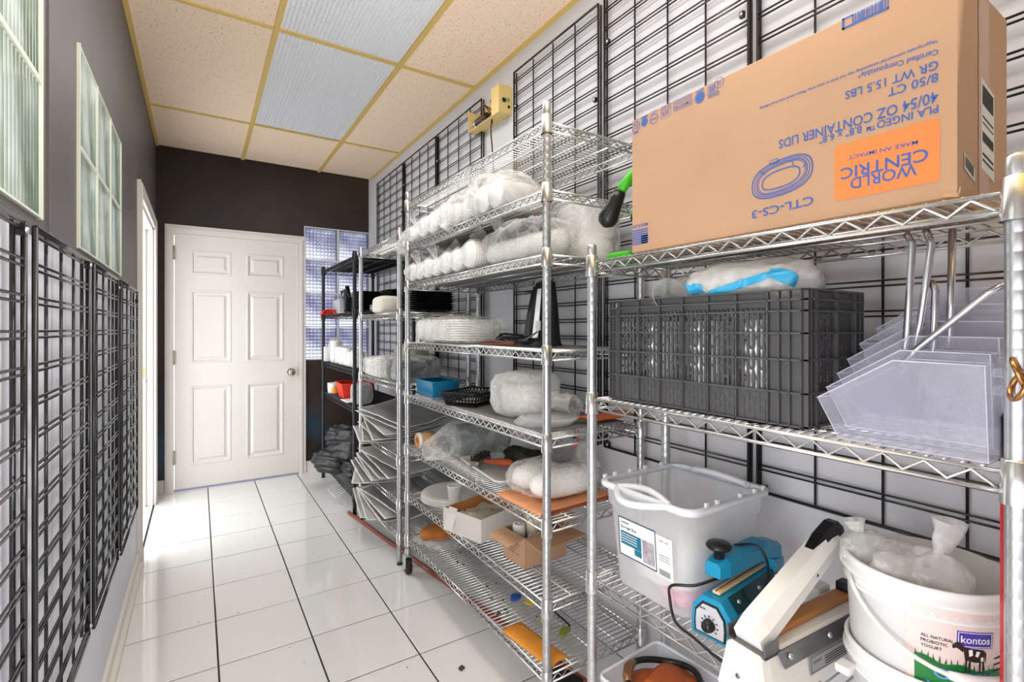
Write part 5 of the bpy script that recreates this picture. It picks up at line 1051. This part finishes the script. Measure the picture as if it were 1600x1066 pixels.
# ============================================================= SHORT CHROME RACK
SIL2 = mat('darker silver bubble mailer', (160, 159, 156), .34, .45, var=.10, vscale=9, bump=.5, bscale=60)
SEDGE = mat('bright sealed edge', (226, 226, 222), .4, .2)
def mailer(label, x, y, z, w_, d_, rz, tx, ty, sag, seed, grp, pt=.009):
    nu, nv = 14, 16; mb = MB(); dark = random.random() < .35
    def h(u, v): return sag * ((u - .5) ** 2) * 2 + .006 * noise.noise(V((u * 3.1, v * 3.3, seed))) + .003 * noise.noise(V((u * 9, v * 9, seed)))
    def ed(u, v): return max(.12, min(1, 9 * (min(u, 1 - u, v, 1 - v) - .045)) ** .7 if min(u, 1 - u, v, 1 - v) > .045 else .12)
    def W(t): return t if t in (0, 1) else (.045 if t < .08 else (.955 if t > .92 else t))
    top = lambda u, v: V(((W(u) - .5) * w_, (W(v) - .5) * d_, h(u, v) + pt / 2 * ed(u, v)))
    bot = lambda u, v: V(((W(u) - .5) * w_, (W(v) - .5) * d_, h(u, v) - pt / 2 * ed(u, v)))
    mb.grid(top, nu, nv); mb.grid(bot, nu, nv); o = mb.build('bubble_mailer', SIL2 if dark else SILVER, None, (x, y, z)); o.rotation_euler = (tx, ty, rz)
    tag(o, label, 'mailer', grp)
    mb = MB(); K = 14; eps = V((0, 0, .0006)); up = lambda u, v, q: V(((u - .5) * w_, (v - .5) * d_, h(u, v) + q))
    for k in range(K):
        a, b = k / K, (k + 1) / K
        for P in ([(0, a), (0, b), (.03, b), (.03, a)], [(1, a), (1, b), (.97, b), (.97, a)], [(a, 0), (b, 0), (b, .025), (a, .025)], [(a, 1), (b, 1), (b, .975), (a, .975)]):
            mb.add([up(*q, .0013) for q in P] + [up(*q, -.0013) for q in P], [(0, 1, 2, 3), (4, 5, 6, 7), (0, 1, 5, 4)], True)
    mb.build('sealed_edge', SEDGE, o)
    return o
random.seed(14)
pos = lambda k, n: 'topmost' if k == n - 1 else ('lowest' if k == 0 else ord_[k] + ' from the bottom')
for (zb, n, nm_, yc, xc_) in ((.585, 8, 'fourth shelf', 3.02, 1.07), (.343, 7, 'fifth shelf', 3.02, 1.05), (.158, 5, 'lowest shelf', 2.98, 1.05)):
    zz = zb + .008
    for k in range(n):
        f = k / (n - 1)
        mailer('silver bubble mailer, %s on the %s of the short chrome rack' % (pos(k, n), nm_), xc_ - .03 + .05 * f + random.uniform(-.015, .015), yc + .14 - .22 * f + random.uniform(-.02, .02), zz + .006, .36, random.uniform(.46, .54), R(-18 + 34 * f + random.uniform(-9, 9)), R(2 + 7 * f), R(-1.5 - 3 * f + random.uniform(-1.5, 1.5)), .015 + .02 * random.random(), k + zb * 90, 'silver bubble mailers on the short rack', .010)
        zz += .0175 + .012 * f
# black containers
def tray_stack(label, x, y, z, w_, d_, n, rz, grp, pt=.014):
    t = thing('tray_stack', label, 'trays', (x, y, z), rz, grp); mb = MB(); mb.loft([rr(w_ * .82, d_ * .82, .02, 0, 3), rr(w_ * .95, d_ * .95, .025, pt * .8, 3), rr(w_, d_, .025, pt * .82, 3), rr(w_, d_, .025, pt, 3), rr(w_ * .93, d_ * .93, .025, pt, 3)], True, True); f = mb.build('black_tray', mat('glossy black tray', (20, 20, 20), .18), t, (0, 0, 0))
    for k in range(1, n): inst(f, (random.uniform(-.003, .003), random.uniform(-.003, .003), k * pt * .86))
    return t
ZB = 1.37
tray_stack('tall stack of black food trays behind the white napkin pack on the short chrome rack', 1.15, 3.18, ZB, .25, .19, 13, .05, 'black tray stacks'); tray_stack('stack of black food trays at the near end of the short chrome rack', 1.15, 2.74, ZB, .27, .22, 10, 0, 'black tray stacks'); tray_stack('lower stack of black food trays in the middle of the short chrome rack', 1.2, 2.96, ZB, .2, .18, 11, 0, 'black tray stacks')
t = thing('napkin_pack', 'white napkin pack in front of the black tray stacks on the short chrome rack', 'napkins', (.985, 3.0, ZB)); mb = MB(); blob(mb, (0, 0, .052), (.14, .20, .105), .5, .05, 9, 6, 30, 18, .97); mb.build('pack_body', mat('cream white paper', (232, 226, 214), .6), t); mb = MB(); tail(mb, (0, .09, .05), (-.01, .17, .03), .02, .05, 3); mb.build('film_end', FILM, t)
ZM = .976
for k, (x, y, w_, d_, h_, lb, m_) in enumerate([(1.03, 3.27, .2, .09, .115, 'clear pack of white lids at the far end of the short chrome rack', FOAM), (1.03, 3.15, .22, .10, .12, 'clear pack of white lids, second from the far end of the short chrome rack', FOAM), (1.04, 3.01, .24, .15, .13, 'square clear pack of white containers in the middle of the short chrome rack', FOAM), (1.05, 2.835, .24, .15, .135, 'square clear pack of grey clear containers right of the white pack', FILMG), (1.05, 2.67, .24, .15, .135, 'square clear pack of grey clear containers nearest the tall rack', FILMG)]):
    t = thing('container_pack', lb, 'containers', (x, y, ZM), 0, 'container packs on the short chrome rack'); mb = MB(); n = 12
    for q in range(n): mb.rbox((0, 0, .006 + h_ * .9 * q / n), (w_ * .92, d_ * .92, h_ * .6 / n), .015)
    o = mb.build('containers', m_, t); o['kind'] = 'stuff'
    mb = MB(); blob(mb, (0, 0, h_ * .5), (w_ * 1.08, d_ * 1.06, h_ * 1.06), .42, .07, 10, k + 30, 30, 18, .97); mb.build('plastic_bag', FILM, t)
t = thing('beige_pad', 'flat beige grey padded pack behind the container packs of the short chrome rack', 'pack', (1.19, 3.12, ZM)); mb = MB(); blob(mb, (0, 0, .10), (.16, .38, .2), .6, .05, 8, 9, 26, 16, .97); mb.build('pack_body', mat('beige grey pack', (176, 170, 156), .5), t)

# ============================================================= BLACK RACK IN THE CORNER
tray_stack('stack of black food trays on the second shelf of the black rack', 1.06, 3.62, 1.398, .22, .2, 12, .1, 'black tray stacks'); tray_stack('lower stack of black food trays beside the clear tub on the black rack', 1.04, 3.86, 1.398, .2, .18, 9, -.1, 'black tray stacks')
t = thing('clear_tub', 'square clear tub under the black camera-like gadget on the black rack', 'tub', (1.03, 4.16, 1.398)); mb = MB(); open_box(mb, .17, .24, .115, .003, .92); mb.build('tub_wall', CLEARP, t)
t = thing('black_gadget', 'black angled gadget with a small lens on a clear tub, black rack', 'gadget', (1.02, 4.15, 1.516)); mb = MB(); mb.box((0, .03, .04), (.02, .15, .085), (0, -.25, 0)); mb.build('plate', BLACKP, t); mb = MB(); mb.tube(spl([(0, -.05, .10), (.0, -.09, .05), (0, -.13, .02), (0, -.16, -.0)]), [.018] * 8 + [.012] * 11, 8); mb.build('bracket', BLACKP, t); mb = MB(); mb.lathe([(.001, 0), (.018, 0), (.018, .004), (.001, .006)], 18, (-.013, .02, .04), (0, -pi / 2 + .25, 0)); mb.build('lens', mat('lens grey', (190, 190, 190), .2), t)
t = thing('red_cloth', 'bright red cloth hanging over the far front corner of the black rack', 'cloth', (.93, 4.36, 1.405)); mb = MB(); mb.grid(lambda u, v: V(((u - .5) * .11 - .03 * v, .03 - v * .24 + .0, .028 * cos((u - .5) * 2.6) * (1 - .4 * v) + .012 * sin(v * 7 + u * 4) - .06 * max(0, .35 - v) * 2)), 10, 14); mb.build('cloth', mat('bright red fabric', (224, 48, 30), .7), t, solid=.006)
random.seed(40)
for k, (y, r_, h_, lb) in enumerate([(4.33, .05, .19, 'tall white cup sleeve at the far end of the third shelf of the black rack'), (4.18, .045, .13, 'white cup stack, second from the far end on the black rack'), (4.06, .045, .135, 'white cup stack, third from the far end on the black rack'), (3.93, .045, .13, 'white cup stack, fourth from the far end on the black rack'), (3.79, .05, .115, 'white cup stack, second from the near end on the black rack'), (3.64, .052, .115, 'white cup stack at the near end of the third shelf of the black rack')]):
    t = thing('cup_stack', lb, 'cups', (.985, y, .993), 0, 'white cup stacks on the black rack'); mb = MB(); pr = [(.001, 0), (r_ * .75, 0)]; z = .01
    while z < h_: pr += [(r_ * .9, z), (r_, z + .002), (r_ * .86, z + .004)]; z += .012
    mb.lathe(pr + [(.001, h_)], 18); mb.build('cups', CUPW, t); mb = MB(); blob(mb, (0, 0, h_ * .52), (r_ * 2.3, r_ * 2.3, h_ * 1.12), .6, .1, 14, k, 22, 16, .95); mb.build('plastic_bag', FILM, t)
t = thing('white_block', 'white foam block at the far front corner of the third shelf of the black rack', 'block', (.93, 4.425, .995)); MB().rbox((0, .015, .065), (.05, .035, .13), .006).build('block', FOAM, t)
t = thing('red_bin', 'bright red plastic bin on the fourth shelf of the black rack', 'bin', (1.05, 4.0, .735), R(-3)); mb = MB(); open_box(mb, .24, .27, .115, .003, .82); mb.build('bin_wall', mat('bright red plastic', (232, 52, 30), .4), t); mb = MB(); mb.tube(rr(.243, .273, .015, .115, 3), .004, 6, closed=True); mb.build('rim', mat('bright red plastic', (232, 52, 30), .4), t)
t = thing('white_tub', 'small white tub left of the red bin on the black rack', 'tub', (.96, 4.33, .735)); MB().lathe([(.001, 0), (.04, 0), (.045, .085), (.042, .085), (.038, .004), (.001, .004)], 22).build('tub_wall', CUPW, t); mb = MB(); blob(mb, (0, -.09, .03), (.06, .07, .06), .9, .2, 20, 3, 18, 12, .9); mb.build('orange_bag', mat('orange net', (226, 150, 60), .6), t)
t = thing('container_sleeve', 'grey clear container sleeve standing right of the red bin on the black rack', 'containers', (1.0, 3.60, .735)); mb = MB(); pr = [(.001, 0)]; z = .004
while z < .14: pr += [(.062, z), (.066, z + .002), (.06, z + .005)]; z += .01
mb.lathe(pr + [(.001, .145)], 22); mb.build('containers', mat('grey clear plastic', (176, 180, 176), .25), t); mb = MB(); blob(mb, (0, 0, .075), (.145, .145, .16), .6, .08, 12, 3, 22, 16, .97); mb.build('plastic_bag', FILM, t)
t = thing('paper_sheet', 'white paper sheets in front of the red bin on the black rack', 'paper', (.97, 3.77, .733)); mb = MB(); mb.grid(lambda u, v: V(((u - .5) * .12, (v - .5) * .2, .004 + .008 * u * u)), 5, 5); mb.build('sheet', PAPER, t, solid=.002)
# puffy jacket, heaped on the lowest shelf
PUFF = mat('black quilted nylon', (30, 30, 32), .38, var=.12, vscale=10, bump=.35, bscale=30)
t = thing('puffer_jacket', 'black quilted puffer jacket heaped on the lowest shelf of the black rack', 'jacket', (1.0, 3.93, .138))
def puff(c, d, seed, quilt, rot=0, p=.85):
    mb = MB(); c = V(c); o = V((seed * 3.3, seed, 0)); ca, sa = cos(rot), sin(rot)
    def fn(u, v):
        a = 2 * pi * u; b = pi * (v - .5) * .998; q = V((sp(cos(b), p) * sp(cos(a), p) * d[0] / 2, sp(cos(b), p) * sp(sin(a), p) * d[1] / 2, sp(sin(b), p) * d[2] / 2))
        wv = abs(sin(pi * quilt * (v + .05 * noise.noise(q * 7 + o)))) ** .5; q *= .84 + .15 * wv + .16 * noise.noise(V((q.x * 6, q.y * 6, q.z * 11)) + o) - .16 * abs(noise.noise(V((q.x * 12, q.y * 12, q.z * 24)) + o)); q.z = max(q.z, -d[2] * .43)
        return V((q.x * ca - q.y * sa, q.x * sa + q.y * ca, q.z)) + c
    return mb.grid(fn, 44, 40)
puff((.02, -.02, .24), (.36, .42, .36), 3, 9, .3).build('jacket_body', PUFF, t); puff((-.10, .08, .11), (.28, .40, .21), 5, 7, .5).build('sleeve', PUFF, t); puff((.06, -.13, .10), (.32, .36, .2), 8, 7, -.3).build('lower_fold', PUFF, t); puff((-.06, .0, .30), (.2, .26, .2), 12, 7, .9).build('hood', PUFF, t)
t = thing('wire_rack_insert', 'small bent white wire rack sticking out under the black jacket', 'wire rack', (.86, 3.80, .0)); mb = MB()
for k in range(6): mb.tube([(-.03 + .0 * k, -.12 + .048 * k, .06), (.06, -.12 + .048 * k, .10), (.12, -.12 + .048 * k, .10)], .0025, 5)
mb.tube([(-.03, -.13, .06), (-.03, .13, .06)], .003, 6); mb.tube([(.06, -.13, .10), (.06, .13, .10)], .003, 6); mb.tube([(-.03, -.13, .06), (-.0, -.13, .012), (.02, -.13, .004)], .003, 6); mb.tube([(-.03, .13, .06), (0, .13, .012), (.02, .13, .004)], .003, 6); mb.build('wires', mat('white wire', (214, 212, 206), .4), t)

# ============================================================= JUNCTION BOX ON THE RIGHT WALL
YB_ = mat('cream yellow painted steel', (222, 196, 128), .45); t = thing('junction_box', 'open cream yellow electrical box with wires high on the right wall', 'electrical box', (XR, 2.355, 2.40))
mb = MB(); mb.bb((-.004, -.175, 0), (0, .175, .135)); mb.bb((-.075, -.175, 0), (-.004, .175, .004)); mb.bb((-.075, .171, 0), (-.004, .175, .12)); mb.build('tray', YB_, t); mb = MB(); mb.bb((-.08, -.178, -.005), (-.002, -.10, .14)); ec = mb.build('end_compartment', YB_, t)
mb = MB(); mb.lathe([(.001, 0), (.012, 0), (.012, .003), (.001, .003)], 14, (-.05, -.1785, .06), (pi / 2, 0, 0)); mb.lathe([(.001, 0), (.008, 0), (.008, .003), (.001, .003)], 12, (-.02, -.1785, .03), (pi / 2, 0, 0)); mb.build('knockout', BLACKP, ec); MB().lathe([(.001, 0), (.010, 0), (.010, .006), (.001, .006)], 14, (-.028, -.1785, .065), (pi / 2, 0, 0)).build('green_screw', mat('green screw', (120, 170, 60), .4), ec)
mb = MB(); mb.lathe([(.001, 0), (.03, 0), (.032, .006), (.032, .12), (.028, .128), (.001, .128)], 20, (-.04, .005, .036), (-pi / 2, 0, 0)); cp = mb.build('capacitor', mat('dark brown capacitor', (52, 28, 24), .3), t); MB().lathe([(.0325, 0), (.0328, .03), (.029, .04), (.001, .04)], 20, (-.04, .10, .036), (-pi / 2, 0, 0)).build('silver_cap', STEEL, cp)
WR = [mat('wire brown', (84, 48, 34), .5), mat('wire yellow', (214, 170, 40), .5), mat('wire pink', (206, 130, 110), .5)]
for k, P in enumerate([[(-.03, .1, .06), (-.05, .06, .13), (-.05, .01, .10), (-.04, -.04, .06)], [(-.03, -.02, .12), (-.06, -.05, .10), (-.05, -.08, .12), (-.04, -.1, .08)], [(-.03, -.03, .11), (-.065, -.06, .09), (-.05, -.09, .07), (-.03, -.1, .05)], [(-.03, .02, .10), (-.07, -.02, .08), (-.06, -.06, .03), (-.05, -.06, -.02)]]): MB().tube(spl(P), .004, 6).build('wire', WR[k % 3], t)
MB().tube(spl([(-.05, -.06, .03), (-.06, -.062, -.06), (-.05, -.06, -.16), (-.04, -.058, -.3)]), .004, 6).build('hanging_cord', WR[0], t)
